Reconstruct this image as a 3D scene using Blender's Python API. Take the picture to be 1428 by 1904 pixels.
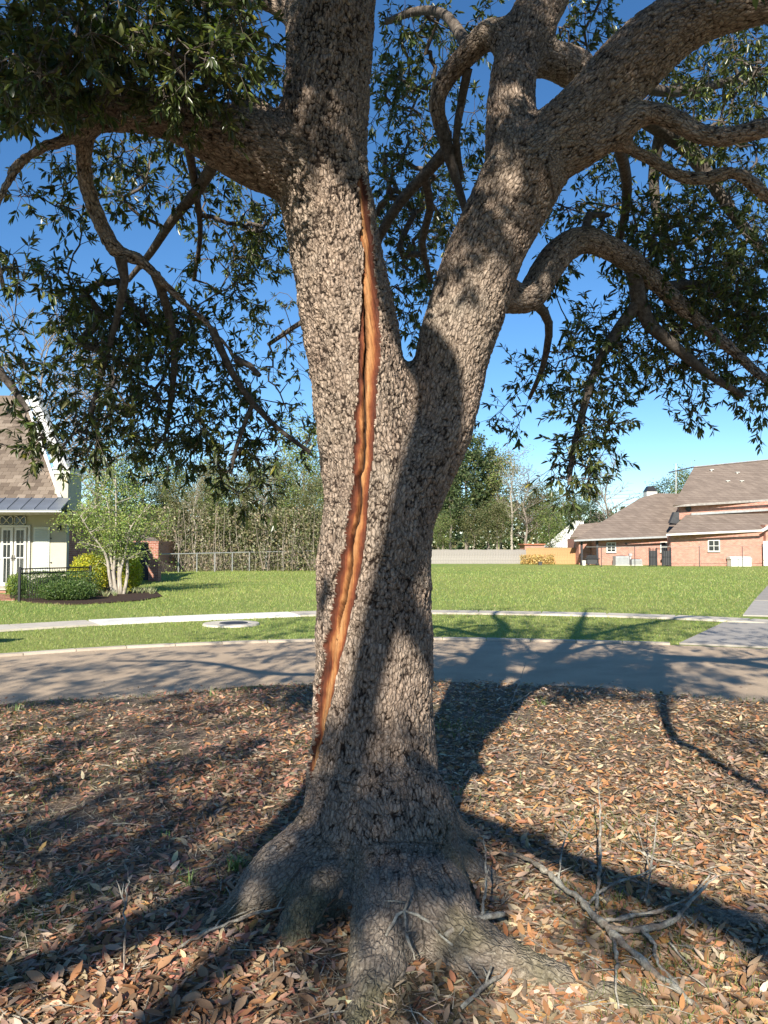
import bpy, math, random
import numpy as np
from mathutils import Vector, Matrix, kdtree

R = math.radians
random.seed(7)
rng = np.random.default_rng(11)
scene = bpy.context.scene
for _o in list(bpy.data.objects):
    bpy.data.objects.remove(_o)
col = scene.collection

# ------------------------------------------------------------------ camera
EYE = 1.65
FPX = 1430.0
PITCH = math.atan(63.0 / FPX)
cam_d = bpy.data.cameras.new('camera')
cam = bpy.data.objects.new('camera', cam_d)
col.objects.link(cam)
cam_d.sensor_fit = 'HORIZONTAL'
cam_d.sensor_width = 36.0
cam_d.lens = FPX / 1428.0 * 36.0
cam_d.clip_start = 0.05
cam_d.clip_end = 2000
cam.location = (0, 0, EYE)
cam.rotation_euler = (R(90) + PITCH, 0, 0)
scene.camera = cam

# ------------------------------------------------------------------ sky and sun
SUN_EL = R(29)
SUN_AZ = R(13)                      # light travels forward and this far to the right
LD = Vector((math.sin(SUN_AZ) * math.cos(SUN_EL), math.cos(SUN_AZ) * math.cos(SUN_EL), -math.sin(SUN_EL)))
world = bpy.data.worlds.new('World')
scene.world = world
world.use_nodes = True
wn = world.node_tree
wn.nodes.clear()
w_out = wn.nodes.new('ShaderNodeOutputWorld')
w_bg = wn.nodes.new('ShaderNodeBackground')
w_sky = wn.nodes.new('ShaderNodeTexSky')
w_sky.sky_type = 'NISHITA'
w_sky.sun_disc = False
w_sky.sun_elevation = SUN_EL
w_sky.sun_rotation = R(180) + SUN_AZ
w_sky.altitude = 1200
w_sky.air_density = 1.0
w_sky.dust_density = 0.0
w_sky.ozone_density = 3.5
w_bg.inputs['Strength'].default_value = 0.09
w_hs = wn.nodes.new('ShaderNodeHueSaturation')
w_hs.inputs['Saturation'].default_value = 1.18
wn.links.new(w_sky.outputs[0], w_hs.inputs['Color'])
wn.links.new(w_hs.outputs[0], w_bg.inputs[0])
wn.links.new(w_bg.outputs[0], w_out.inputs[0])
sun_d = bpy.data.lights.new('sun', 'SUN')
sun_d.energy = 5.0
sun_d.angle = R(0.5)
sun_d.color = (1.0, 0.93, 0.82)
sun = bpy.data.objects.new('sun', sun_d)
col.objects.link(sun)
sun.rotation_euler = LD.to_track_quat('-Z', 'Y').to_euler()
sun.location = (-5, -20, 15)
scene.view_settings.view_transform = 'Standard'
scene.view_settings.look = 'None'
scene.view_settings.gamma = 1.0
scene.view_settings.use_curve_mapping = False
scene.view_settings.exposure = 0.92
scene.render.engine = 'CYCLES'
scene.cycles.max_bounces = 6
scene.cycles.diffuse_bounces = 3
scene.cycles.transparent_max_bounces = 8

# ------------------------------------------------------------------ pixel helpers (photo pixels -> directions)
CP, SP_ = math.cos(PITCH), math.sin(PITCH)
def ray(px, py):
    u = (px - 714.0) / FPX
    v = (952.0 - py) / FPX
    return Vector((u, CP - v * SP_, SP_ + v * CP))
def P(px, py, Y):
    d = ray(px, py)
    t = Y / d.y
    return Vector((d.x * t, Y, EYE + d.z * t))
def G(px, py, z=0.0):
    d = ray(px, py)
    t = (z - EYE) / d.z
    return Vector((d.x * t, d.y * t, z))
def proj(p):
    """points (N,3) -> px, py, depth"""
    p = np.asarray(p, float)
    x = p[..., 0]; y = p[..., 1]; z = p[..., 2] - EYE
    dep = y * CP + z * SP_
    up = -y * SP_ + z * CP
    dd = np.where(np.abs(dep) < 1e-6, 1e-6, dep)
    return 714 + FPX * x / dd, 952 - FPX * up / dd, dep

# ------------------------------------------------------------------ noise
def _hash(ix, iy, iz, seed=0):
    h = ix.astype(np.uint32) * np.uint32(374761393) + iy.astype(np.uint32) * np.uint32(668265263) + iz.astype(np.uint32) * np.uint32(2147483647) + np.uint32((seed * 974711) & 0xFFFFFFFF)
    h = (h ^ (h >> np.uint32(13))) * np.uint32(1274126177)
    h = (h ^ (h >> np.uint32(16))) * np.uint32(2246822519)
    h = h ^ (h >> np.uint32(15))
    return (h & np.uint32(0xFFFFFF)).astype(np.float32) / np.float32(0x1000000)
def vnoise(p, seed=0):
    p = np.asarray(p, float)
    i = np.floor(p).astype(np.int32)
    f = (p - i).astype(np.float32)
    f = f * f * (3 - 2 * f)
    r = 0
    for dx in (0, 1):
        wx = f[:, 0] if dx else 1 - f[:, 0]
        for dy in (0, 1):
            wy = f[:, 1] if dy else 1 - f[:, 1]
            for dz in (0, 1):
                wz = f[:, 2] if dz else 1 - f[:, 2]
                r = r + wx * wy * wz * _hash(i[:, 0] + dx, i[:, 1] + dy, i[:, 2] + dz, seed)
    return r
def fbm(p, seed=0, oct=3):
    a, t, s = 1.0, 0.0, 0.0
    p = np.asarray(p, float)
    for k in range(oct):
        t = t + a * vnoise(p * (2.03 ** k), seed + k * 17)
        s += a
        a *= 0.5
    return t / s
def worley(p, seed=0):
    """F1, F2 and a random number of the nearest cell"""
    p = np.asarray(p, float)
    i = np.floor(p).astype(np.int32)
    fr_ = (p - i).astype(np.float32)
    f1 = np.full(len(p), 9.0, np.float32); f2 = f1.copy(); cid = np.zeros(len(p), np.float32)
    for dx in (-1, 0, 1):
        for dy in (-1, 0, 1):
            for dz in (-1, 0, 1):
                a, b, c = i[:, 0] + dx, i[:, 1] + dy, i[:, 2] + dz
                h1 = _hash(a, b, c, seed); h2 = (h1 * np.float32(917.31)) % np.float32(1); h3 = (h1 * np.float32(7013.7)) % np.float32(1)
                qx = dx + np.float32(0.1) + np.float32(0.8) * h1; qy = dy + np.float32(0.1) + np.float32(0.8) * h2; qz = dz + np.float32(0.1) + np.float32(0.8) * h3
                d = np.sqrt((qx - fr_[:, 0]) ** 2 + (qy - fr_[:, 1]) ** 2 + (qz - fr_[:, 2]) ** 2)
                near = d < f1
                f2 = np.where(near, f1, np.minimum(f2, d))
                cid = np.where(near, (h1 * np.float32(331.7)) % np.float32(1), cid)
                f1 = np.where(near, d, f1)
    return f1, f2, cid
def sstep(a, b, x):
    t = np.clip((x - a) / (b - a), 0, 1)
    return t * t * (3 - 2 * t)

# ------------------------------------------------------------------ materials
class NT:
    def __init__(s, name):
        s.m = bpy.data.materials.new(name); s.m.use_nodes = True
        s.t = s.m.node_tree; s.n = s.t.nodes; s.l = s.t.links
        s.n.clear()
        s.out = s.n.new('ShaderNodeOutputMaterial')
        s.b = s.n.new('ShaderNodeBsdfPrincipled')
        s.l.new(s.b.outputs[0], s.out.inputs['Surface'])
    def node(s, typ, **kw):
        nd = s.n.new(typ)
        for k, v in kw.items(): setattr(nd, k, v)
        return nd
    def link(s, a, b): s.l.new(a, b)
    def coord(s, scale=(1, 1, 1), which='Object', swap=False):
        tc = s.node('ShaderNodeTexCoord')
        o = tc.outputs[which]
        if swap:
            sx = s.node('ShaderNodeSeparateXYZ'); cx = s.node('ShaderNodeCombineXYZ')
            ad = s.node('ShaderNodeMath', operation='ADD')
            s.link(o, sx.inputs[0]); s.link(sx.outputs[0], ad.inputs[0]); s.link(sx.outputs[1], ad.inputs[1])
            s.link(ad.outputs[0], cx.inputs[0]); s.link(sx.outputs[2], cx.inputs[1])
            o = cx.outputs[0]
        mp = s.node('ShaderNodeMapping'); mp.inputs['Scale'].default_value = scale
        s.link(o, mp.inputs[0])
        return mp.outputs[0]
    def noise(s, vec, scale, detail=4, rough=0.55, dist=0.0):
        nd = s.node('ShaderNodeTexNoise')
        nd.inputs['Scale'].default_value = scale; nd.inputs['Detail'].default_value = detail
        nd.inputs['Roughness'].default_value = rough; nd.inputs['Distortion'].default_value = dist
        if vec is not None: s.link(vec, nd.inputs['Vector'])
        return nd.outputs['Fac']
    def voro(s, vec, scale, feature='F1'):
        nd = s.node('ShaderNodeTexVoronoi', feature=feature)
        nd.inputs['Scale'].default_value = scale
        if vec is not None: s.link(vec, nd.inputs['Vector'])
        return nd.outputs['Distance']
    def ramp(s, fac, stops, interp='LINEAR'):
        nd = s.node('ShaderNodeValToRGB'); cr = nd.color_ramp; cr.interpolation = interp
        while len(cr.elements) < len(stops): cr.elements.new(0.5)
        for e, (p_, c) in zip(cr.elements, stops):
            e.position = p_; e.color = (*c, 1) if len(c) == 3 else c
        s.link(fac, nd.inputs[0])
        return nd.outputs[0]
    def mix(s, fac, a, b, blend='MIX'):
        nd = s.node('ShaderNodeMix', data_type='RGBA', blend_type=blend)
        def put(v, i):
            if isinstance(v, (tuple, list)): nd.inputs[i].default_value = (*v[:3], 1)
            elif isinstance(v, (int, float)): nd.inputs[i].default_value = v
            else: s.link(v, nd.inputs[i])
        put(fac, 0); put(a, 6); put(b, 7)
        return nd.outputs[2]
    def math(s, op, a, b=0.5):
        nd = s.node('ShaderNodeMath', operation=op)
        for i, v in enumerate((a, b)):
            if isinstance(v, (int, float)): nd.inputs[i].default_value = v
            else: s.link(v, nd.inputs[i])
        return nd.outputs[0]
    def attr(s, name, out='Fac'):
        nd = s.node('ShaderNodeAttribute', attribute_name=name)
        return nd.outputs[out]
    def bump(s, h, strength=0.5, dist=0.01):
        nd = s.node('ShaderNodeBump')
        nd.inputs['Strength'].default_value = strength; nd.inputs['Distance'].default_value = dist
        s.link(h, nd.inputs['Height']); s.link(nd.outputs[0], s.b.inputs['Normal'])
        return nd
    def color(s, c):
        if isinstance(c, (tuple, list)): s.b.inputs['Base Color'].default_value = (*c[:3], 1)
        else: s.link(c, s.b.inputs['Base Color'])
    def rough(s, r, spec=0.5):
        if isinstance(r, (int, float)): s.b.inputs['Roughness'].default_value = r
        else: s.link(r, s.b.inputs['Roughness'])
        s.b.inputs['Specular IOR Level'].default_value = spec

M = {}
def plain(name, c, rough=0.7, spec=0.4, var=0.25, scale=6.0, bump=0.0, bscale=60, metal=0.0):
    t = NT(name); v = t.coord()
    n = t.noise(v, scale, 5)
    t.color(t.ramp(n, [(0.25, tuple(x * (1 - var) for x in c)), (0.75, tuple(min(1, x * (1 + var)) for x in c))]))
    t.rough(rough, spec); t.b.inputs['Metallic'].default_value = metal
    if bump: t.bump(t.noise(v, bscale, 4), bump, 0.01)
    M[name] = t.m
    return t
def brickmat(name, c1, c2, mortar, bump=0.4):
    t = NT(name); v = t.coord(swap=True)
    b = t.node('ShaderNodeTexBrick')
    b.inputs['Scale'].default_value = 1.0
    b.inputs['Brick Width'].default_value = 0.21; b.inputs['Row Height'].default_value = 0.078
    b.inputs['Mortar Size'].default_value = 0.008; b.inputs['Mortar Smooth'].default_value = 0.2
    b.inputs['Bias'].default_value = 0.0
    b.inputs['Color1'].default_value = (*c1, 1); b.inputs['Color2'].default_value = (*c2, 1); b.inputs['Mortar'].default_value = (*mortar, 1)
    t.link(v, b.inputs['Vector'])
    n = t.noise(v, 3.1, 6, 0.7)
    cc = t.mix(0.55, b.outputs['Color'], t.ramp(n, [(0.3, (0.45, 0.4, 0.38)), (0.7, (1.0, 1.0, 1.0))]), 'MULTIPLY')
    t.color(cc); t.rough(0.9, 0.2)
    t.bump(t.math('SUBTRACT', 1.0, b.outputs['Fac']), bump, 0.01)
    M[name] = t.m
def leafmat(name, trans=0.35, rough=0.45, spec=0.5, attr='col', sat=None):
    t = NT(name)
    c = t.attr(attr, 'Color')
    t.color(c); t.rough(rough, spec)
    if trans:
        tr = t.node('ShaderNodeBsdfTranslucent'); t.link(t.mix(1.0, c, (1.0, 1.25, 0.45), 'MULTIPLY'), tr.inputs[0])
        mx = t.node('ShaderNodeMixShader'); mx.inputs[0].default_value = trans
        t.link(t.b.outputs[0], mx.inputs[1]); t.link(tr.outputs[0], mx.inputs[2]); t.link(mx.outputs[0], t.out.inputs['Surface'])
    M[name] = t.m

# bark of the oak
def bark_material():
    t = NT('oak_bark')
    bc = t.attr('barkco', 'Vector')
    cav = t.attr('cav'); moss = t.attr('moss'); cid = t.attr('cell')
    mp = t.node('ShaderNodeMapping'); mp.inputs['Scale'].default_value = (1, 1, 0.55); t.link(bc, mp.inputs[0])
    n1 = t.noise(mp.outputs[0], 7.0, 6, 0.65, 0.4)
    n2 = t.noise(mp.outputs[0], 90.0, 5, 0.7)
    n3 = t.noise(bc, 2.2, 4, 0.6)
    plate = t.ramp(n2, [(0.25, (0.165, 0.126, 0.098)), (0.5, (0.38, 0.30, 0.238)), (0.75, (0.58, 0.485, 0.40))])
    plate = t.mix(0.55, plate, t.ramp(cid, [(0.0, (0.74, 0.72, 0.71)), (0.55, (1.0, 0.97, 0.94)), (1.0, (1.22, 1.17, 1.10))]), 'MULTIPLY')
    plate = t.mix(t.ramp(n3, [(0.45, (0, 0, 0)), (0.70, (0.4, 0.4, 0.4))]), plate, (0.31, 0.285, 0.23))
    plate = t.mix(t.ramp(n1, [(0.55, (0, 0, 0)), (0.78, (0.5, 0.5, 0.5))]), plate, (0.17, 0.115, 0.09))
    mpv = t.node('ShaderNodeMapping'); mpv.inputs['Scale'].default_value = (1, 1, 0.16); t.link(bc, mpv.inputs[0])
    nv_ = t.noise(mpv.outputs[0], 55.0, 4, 0.7, 0.5)
    plate = t.mix(t.math('MULTIPLY', t.math('SUBTRACT', 1.0, t.attr('foot')), 0.6), plate, t.ramp(nv_, [(0.32, (0.55, 0.5, 0.46)), (0.6, (1.12, 1.1, 1.08))]), 'MULTIPLY')
    crev = t.ramp(n2, [(0.3, (0.026, 0.018, 0.014)), (0.7, (0.07, 0.05, 0.038))])  # old dark bark in crevices, with their deep shade put into the colour
    c = t.mix(t.ramp(cav, [(0.14, (0, 0, 0)), (0.46, (1, 1, 1))]), crev, plate)
    sp = t.noise(bc, 60.0, 5, 0.85)
    c = t.mix(t.math('MULTIPLY', t.attr('foot'), 0.8), c, t.ramp(sp, [(0.36, (0.075, 0.058, 0.045)), (0.48, (0.21, 0.175, 0.135)), (0.56, (0.27, 0.23, 0.18)), (0.66, (0.52, 0.47, 0.38))]))
    wv = t.node('ShaderNodeMix', data_type='VECTOR'); wv.inputs[0].default_value = 0.018
    ncol = t.node('ShaderNodeTexNoise'); ncol.inputs['Scale'].default_value = 38.0; ncol.inputs['Detail'].default_value = 3; t.link(bc, ncol.inputs['Vector'])
    t.link(bc, wv.inputs[4]); t.link(ncol.outputs['Color'], wv.inputs[5])
    mpf = t.node('ShaderNodeMapping'); mpf.inputs['Scale'].default_value = (1, 1, 0.42); t.link(wv.outputs[1], mpf.inputs[0])
    ved = t.voro(mpf.outputs[0], 62.0, 'DISTANCE_TO_EDGE')
    fine = t.ramp(ved, [(0.02, (0.26, 0.235, 0.22)), (0.13, (1.0, 1.0, 1.0))])  # fine cracks, their dark colour also deepening the shade on the bark
    c = t.mix(t.math('MULTIPLY', t.math('SUBTRACT', 1.0, t.math('MULTIPLY', t.attr('foot'), 0.75)), 0.6), c, fine, 'MULTIPLY')
    gm = t.ramp(n2, [(0.35, (0.05, 0.052, 0.018)), (0.7, (0.16, 0.155, 0.06))])
    c = t.mix(moss, c, gm)
    t.color(c); t.rough(0.93, 0.15)
    vo = t.voro(mp.outputs[0], 75.0)
    h = t.math('ADD', t.math('ADD', t.math('MULTIPLY', n2, 0.8), t.math('MULTIPLY', vo, 0.5)), t.math('MULTIPLY', t.math('MULTIPLY', nv_, t.math('SUBTRACT', 1.0, t.attr('foot'))), 0.9))
    h = t.math('ADD', h, t.math('MULTIPLY', t.ramp(ved, [(0.0, (0, 0, 0)), (0.2, (1, 1, 1))]), 0.8))
    t.bump(h, 0.9, 0.009)
    M['oak_bark'] = t.m
bark_material()
def wound_material():
    t = NT('torn_wood')
    bc = t.attr('barkco', 'Vector'); wx = t.attr('wx'); dk = t.attr('crackdark')
    mp = t.node('ShaderNodeMapping'); mp.inputs['Scale'].default_value = (1, 1, 0.06); t.link(bc, mp.inputs[0])
    f = t.noise(mp.outputs[0], 110.0, 5, 0.7, 0.3)
    b = t.noise(bc, 9.0, 4, 0.65)
    c = t.ramp(t.math('ADD', wx, t.math('MULTIPLY', t.math('SUBTRACT', b, 0.5), 0.9)),
               [(0.0, (0.50, 0.265, 0.115)), (0.36, (0.38, 0.165, 0.06)), (0.62, (0.20, 0.058, 0.024)), (0.95, (0.085, 0.028, 0.016))])
    c = t.mix(0.8, c, t.ramp(f, [(0.3, (0.5, 0.42, 0.38)), (0.62, (1.12, 1.1, 1.05))]), 'MULTIPLY')
    c = t.mix(dk, c, (0.018, 0.009, 0.006))
    t.color(c); t.rough(0.75, 0.25)
    t.bump(f, 1.0, 0.012)
    M['torn_wood'] = t.m
wound_material()
t = NT('branch_bark'); v = t.coord()
n = t.noise(v, 45, 5, 0.7)
t.color(t.ramp(n, [(0.3, (0.045, 0.036, 0.03)), (0.55, (0.13, 0.108, 0.09)), (0.75, (0.25, 0.22, 0.185))])); t.rough(0.9, 0.2); t.bump(n, 0.6, 0.01); M['branch_bark'] = t.m
t = NT('dead_stick'); v = t.coord()
n = t.noise(v, 60, 5, 0.7); n2 = t.noise(v, 14, 3)
c = t.mix(t.ramp(n2, [(0.4, (0, 0, 0)), (0.6, (1, 1, 1))]), t.ramp(n, [(0.3, (0.12, 0.095, 0.072)), (0.7, (0.36, 0.30, 0.24))]), t.ramp(n, [(0.35, (0.26, 0.24, 0.19)), (0.65, (0.62, 0.59, 0.48))]))
t.color(c); t.rough(0.95, 0.1); t.bump(n, 0.9, 0.01); M['dead_stick'] = t.m
t = NT('pale_bark'); v = t.coord((1, 1, 0.3))
n = t.noise(v, 14, 5, 0.7)
t.color(t.ramp(n, [(0.3, (0.20, 0.17, 0.13)), (0.6, (0.46, 0.41, 0.34)), (0.8, (0.62, 0.57, 0.49))])); t.rough(0.8, 0.3); M['pale_bark'] = t.m
t = NT('far_bark'); v = t.coord((1, 1, 0.3))
n = t.noise(v, 6, 5, 0.7)
t.color(t.ramp(n, [(0.3, (0.12, 0.095, 0.075)), (0.7, (0.34, 0.29, 0.24))])); t.rough(0.9, 0.2); M['far_bark'] = t.m
leafmat('oak_leaf', 0.28, 0.34, 0.55)
leafmat('litter_leaf', 0.12, 0.6, 0.35)
leafmat('shrub_leaf', 0.3, 0.45, 0.4)
leafmat('far_leaf', 0.3, 0.6, 0.3)
leafmat('grass_blade', 0.35, 0.55, 0.3)
def oneleaf(name, stops, trans, rough):
    t = NT(name)
    oi = t.node('ShaderNodeObjectInfo')
    c = t.ramp(oi.outputs['Random'], stops)
    n = t.noise(t.coord(), 35, 4)
    c = t.mix(0.5, c, t.ramp(n, [(0.3, (0.6, 0.55, 0.5)), (0.7, (1.15, 1.1, 1.05))]), 'MULTIPLY')
    t.color(c); t.rough(rough, 0.5)
    tr = t.node('ShaderNodeBsdfTranslucent'); t.link(c, tr.inputs[0])
    mx = t.node('ShaderNodeMixShader'); mx.inputs[0].default_value = trans
    t.link(t.b.outputs[0], mx.inputs[1]); t.link(tr.outputs[0], mx.inputs[2]); t.link(mx.outputs[0], t.out.inputs['Surface'])
    M[name] = t.m
oneleaf('single_oak_leaf', [(0.0, (0.035, 0.055, 0.018)), (0.5, (0.06, 0.09, 0.028)), (0.85, (0.10, 0.135, 0.04)), (1.0, (0.26, 0.24, 0.05))], 0.25, 0.34)
oneleaf('single_fallen_leaf', [(0.0, (0.16, 0.10, 0.06)), (0.3, (0.34, 0.21, 0.12)), (0.55, (0.38, 0.165, 0.065)), (0.75, (0.45, 0.30, 0.18)), (1.0, (0.26, 0.19, 0.135))], 0.1, 0.55)

# ground
t = NT('forest_floor'); v = t.coord()
n = t.noise(v, 1.1, 6, 0.6); n2 = t.noise(v, 38, 6, 0.75); n3 = t.noise(v, 0.5, 3)
c = t.ramp(n2, [(0.25, (0.07, 0.05, 0.037)), (0.5, (0.21, 0.155, 0.112)), (0.75, (0.40, 0.30, 0.21))])
c = t.mix(t.ramp(n, [(0.5, (0, 0, 0)), (0.66, (0.75, 0.75, 0.75))]), c, t.ramp(n2, [(0.3, (0.05, 0.06, 0.018)), (0.7, (0.17, 0.165, 0.06))]))
t.color(c); t.rough(0.95, 0.1); t.bump(n2, 1.0, 0.03); M['forest_floor'] = t.m
t = NT('lawn_grass'); v = t.coord()
n = t.noise(v, 0.12, 4, 0.5); n2 = t.noise(v, 9, 6, 0.8); n3 = t.noise(v, 0.9, 5, 0.7)
c = t.ramp(n2, [(0.28, (0.13, 0.17, 0.035)), (0.5, (0.27, 0.31, 0.08)), (0.72, (0.42, 0.45, 0.15))])
c = t.mix(t.ramp(n3, [(0.38, (0, 0, 0)), (0.72, (0.6, 0.6, 0.6))]), c, (0.30, 0.34, 0.10))
c = t.mix(t.ramp(n, [(0.4, (0, 0, 0)), (0.65, (0.5, 0.5, 0.5))]), c, (0.15, 0.27, 0.05))
t.color(c); t.rough(0.9, 0.15); t.bump(n2, 1.0, 0.06); M['lawn_grass'] = t.m
t = NT('road_aggregate'); v = t.coord()
n = t.noise(v, 150, 4, 0.8); n2 = t.noise(v, 1.3, 5, 0.6); n3 = t.voro(v, 60)
c = t.ramp(n, [(0.3, (0.31, 0.225, 0.15)), (0.5, (0.51, 0.395, 0.28)), (0.7, (0.70, 0.57, 0.42))])
c = t.mix(0.7, c, t.ramp(n2, [(0.3, (0.70, 0.68, 0.66)), (0.7, (1.08, 1.05, 1.0))]), 'MULTIPLY')
t.color(c); t.rough(0.95, 0.08); t.bump(n, 0.7, 0.01); M['road_aggregate'] = t.m
def concrete(name, c, var=0.2):
    t = NT(name); v = t.coord()
    n = t.noise(v, 2.5, 6, 0.7); n2 = t.noise(v, 60, 4, 0.7)
    cc = t.ramp(n, [(0.25, tuple(x * (1 - var) for x in c)), (0.75, tuple(min(1, x * (1 + var)) for x in c))])
    oi = t.node('ShaderNodeObjectInfo')
    cc = t.mix(0.8, cc, t.ramp(oi.outputs['Random'], [(0, (0.82, 0.8, 0.78)), (1, (1.1, 1.1, 1.1))]), 'MULTIPLY')
    t.color(cc); t.rough(0.9, 0.2); t.bump(n2, 0.4, 0.01); M[name] = t.m
concrete('pale_concrete', (0.52, 0.47, 0.39)); concrete('white_concrete', (0.72, 0.70, 0.64)); concrete('drive_concrete', (0.36, 0.33, 0.29)); concrete('kerb_concrete', (0.48, 0.42, 0.34))
plain('mulch', (0.06, 0.04, 0.03), 0.95, 0.1, 0.5, 30, 1.0, 40)
plain('cream_stucco', (0.47, 0.445, 0.345), 0.85, 0.2, 0.06, 3, 0.2, 80)
plain('grey_stucco', (0.50, 0.49, 0.45), 0.85, 0.2, 0.12, 4, 0.2, 80)
plain('white_paint', (0.64, 0.63, 0.58), 0.5, 0.4, 0.05)
plain('shutter_paint', (0.60, 0.63, 0.56), 0.6, 0.4, 0.05)
plain('zinc_metal', (0.20, 0.22, 0.25), 0.42, 0.5, 0.18, 2.5, 0, 60, 0.5)
plain('black_iron', (0.016, 0.016, 0.018), 0.45, 0.5, 0.3)
plain('dark_paint', (0.035, 0.033, 0.036), 0.6, 0.4, 0.3)
plain('gate_slate', (0.06, 0.06, 0.066), 0.6, 0.4, 0.2)
plain('brown_shingle', (0.235, 0.18, 0.135), 0.92, 0.2, 0.3, 9, 0.6, 70)
plain('curtain_cloth', (0.62, 0.62, 0.54), 0.9, 0.1, 0.15, 20)
plain('weathered_board', (0.30, 0.275, 0.25), 0.9, 0.2, 0.35, 5, 0.4, 60)
plain('new_board', (0.46, 0.27, 0.13), 0.85, 0.2, 0.3, 5, 0.4, 60)
plain('grey_enamel', (0.34, 0.35, 0.35), 0.5, 0.4, 0.15)
plain('dark_vent', (0.05, 0.05, 0.052), 0.6, 0.4, 0.2)
plain('galvanised', (0.48, 0.48, 0.46), 0.45, 0.5, 0.2, 4, 0, 60, 0.6)
plain('straw_stuff', (0.52, 0.36, 0.15), 0.9, 0.2, 0.3)
plain('rust_red', (0.42, 0.17, 0.10), 0.8, 0.2, 0.3)
for nm, (sc, sp) in {'window_glass': ((0.02, 0.024, 0.028), 0.8)}.items():
    t = NT(nm); t.color(sc); t.rough(0.06, sp); M[nm] = t.m
t = NT('shingle_tab'); oi = t.node('ShaderNodeObjectInfo'); n = t.noise(t.coord(), 40, 4, 0.7)
c = t.ramp(oi.outputs['Random'], [(0, (0.115, 0.088, 0.068)), (0.4, (0.165, 0.128, 0.097)), (0.75, (0.20, 0.158, 0.122)), (1.0, (0.25, 0.20, 0.155))])
t.color(t.mix(0.5, c, t.ramp(n, [(0.3, (0.6, 0.6, 0.6)), (0.7, (1.1, 1.1, 1.1))]), 'MULTIPLY')); t.rough(0.95, 0.1); M['shingle_tab'] = t.m
t = NT('far_shingle'); v = t.coord(swap=True)
b = t.node('ShaderNodeTexBrick'); b.inputs['Scale'].default_value = 1; b.inputs['Brick Width'].default_value = 0.5; b.inputs['Row Height'].default_value = 0.2
b.inputs['Mortar Size'].default_value = 0.012
b.inputs['Color1'].default_value = (0.24, 0.195, 0.16, 1); b.inputs['Color2'].default_value = (0.18, 0.145, 0.12, 1); b.inputs['Mortar'].default_value = (0.14, 0.10, 0.085, 1)
t.link(v, b.inputs['Vector'])
t.color(t.mix(0.6, b.outputs['Color'], t.ramp(t.noise(v, 2.3, 6, 0.75), [(0.3, (0.62, 0.6, 0.58)), (0.7, (1.15, 1.12, 1.1))]), 'MULTIPLY')); t.rough(0.95, 0.1); M['far_shingle'] = t.m
brickmat('red_brick', (0.46, 0.20, 0.135), (0.33, 0.125, 0.085), (0.48, 0.40, 0.34))
brickmat('pink_brick', (0.58, 0.27, 0.19), (0.44, 0.185, 0.13), (0.56, 0.46, 0.40))
brickmat('dark_brick', (0.085, 0.05, 0.045), (0.05, 0.032, 0.032), (0.10, 0.085, 0.08))

# ------------------------------------------------------------------ mesh helpers
class MB:
    def __init__(s): s.v = []; s.f = []
    def add(s, vs, fs):
        o = len(s.v); s.v += [tuple(p) for p in vs]; s.f += [tuple(i + o for i in f) for f in fs]
    def box(s, a, b):
        x0, y0, z0 = a; x1, y1, z1 = b
        s.add([(x0, y0, z0), (x1, y0, z0), (x1, y1, z0), (x0, y1, z0), (x0, y0, z1), (x1, y0, z1), (x1, y1, z1), (x0, y1, z1)],
              [(0, 3, 2, 1), (4, 5, 6, 7), (0, 1, 5, 4), (1, 2, 6, 5), (2, 3, 7, 6), (3, 0, 4, 7)])
    def prism(s, pts, ext):
        n = len(pts); e = Vector(ext)
        a = [Vector(p) for p in pts]; b = [p + e for p in a]
        s.add(a + b, [tuple(range(n)), tuple(range(2 * n - 1, n - 1, -1))] + [(i, n + i, n + (i + 1) % n, (i + 1) % n) for i in range(n)])
    def tube(s, pts, radii, sides=8, caps=True):
        pts = [Vector(p) for p in pts]; n = len(pts)
        T = [(pts[min(i + 1, n - 1)] - pts[max(i - 1, 0)]).normalized() for i in range(n)]
        up = Vector((0.13, 0.21, 1)) if abs(T[0].z) < 0.9 else Vector((1, 0.1, 0.05))
        N = T[0].cross(up).normalized(); vs = []
        for i in range(n):
            N = (N - T[i] * N.dot(T[i]))
            N = N.normalized() if N.length > 1e-6 else T[i].orthogonal().normalized()
            B = T[i].cross(N)
            for k in range(sides):
                a = 2 * math.pi * k / sides
                vs.append(pts[i] + (N * math.cos(a) + B * math.sin(a)) * radii[i])
        fs = [(i * sides + k, i * sides + (k + 1) % sides, (i + 1) * sides + (k + 1) % sides, (i + 1) * sides + k) for i in range(n - 1) for k in range(sides)]
        if caps: fs += [tuple(range(sides - 1, -1, -1)), tuple(range((n - 1) * sides, n * sides))]
        s.add(vs, fs)
    def bar(s, a, b, r, sides=5): s.tube([a, b], [r, r], sides)
    def build(s, name, mat, parent=None, smooth=False):
        me = bpy.data.meshes.new(name); me.from_pydata(s.v, [], s.f); me.update()
        return link(name, me, mat, parent, smooth)
def link(name, me, mat, parent=None, smooth=False):
    if mat and not me.materials: me.materials.append(M[mat])
    if smooth: me.polygons.foreach_set('use_smooth', [True] * len(me.polygons))
    o = bpy.data.objects.new(name, me); col.objects.link(o)
    if parent: o.parent = parent; o.matrix_parent_inverse = Matrix.Translation(-parent.location) if parent.rotation_euler.z == 0 else parent.matrix_basis.inverted()
    return o
def child(parent, name, me, mat=None, loc=None, rot=None):
    """child placed in the parent's own frame"""
    if mat and not me.materials: me.materials.append(M[mat])
    o = bpy.data.objects.new(name, me); col.objects.link(o); o.parent = parent
    if loc is not None: o.location = loc
    if rot is not None: o.rotation_euler = rot
    return o
def tag(o, label=None, cat=None, group=None, kind=None):
    if label: o['label'] = label
    if cat: o['category'] = cat
    if group: o['group'] = group
    if kind: o['kind'] = kind
    return o
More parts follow.
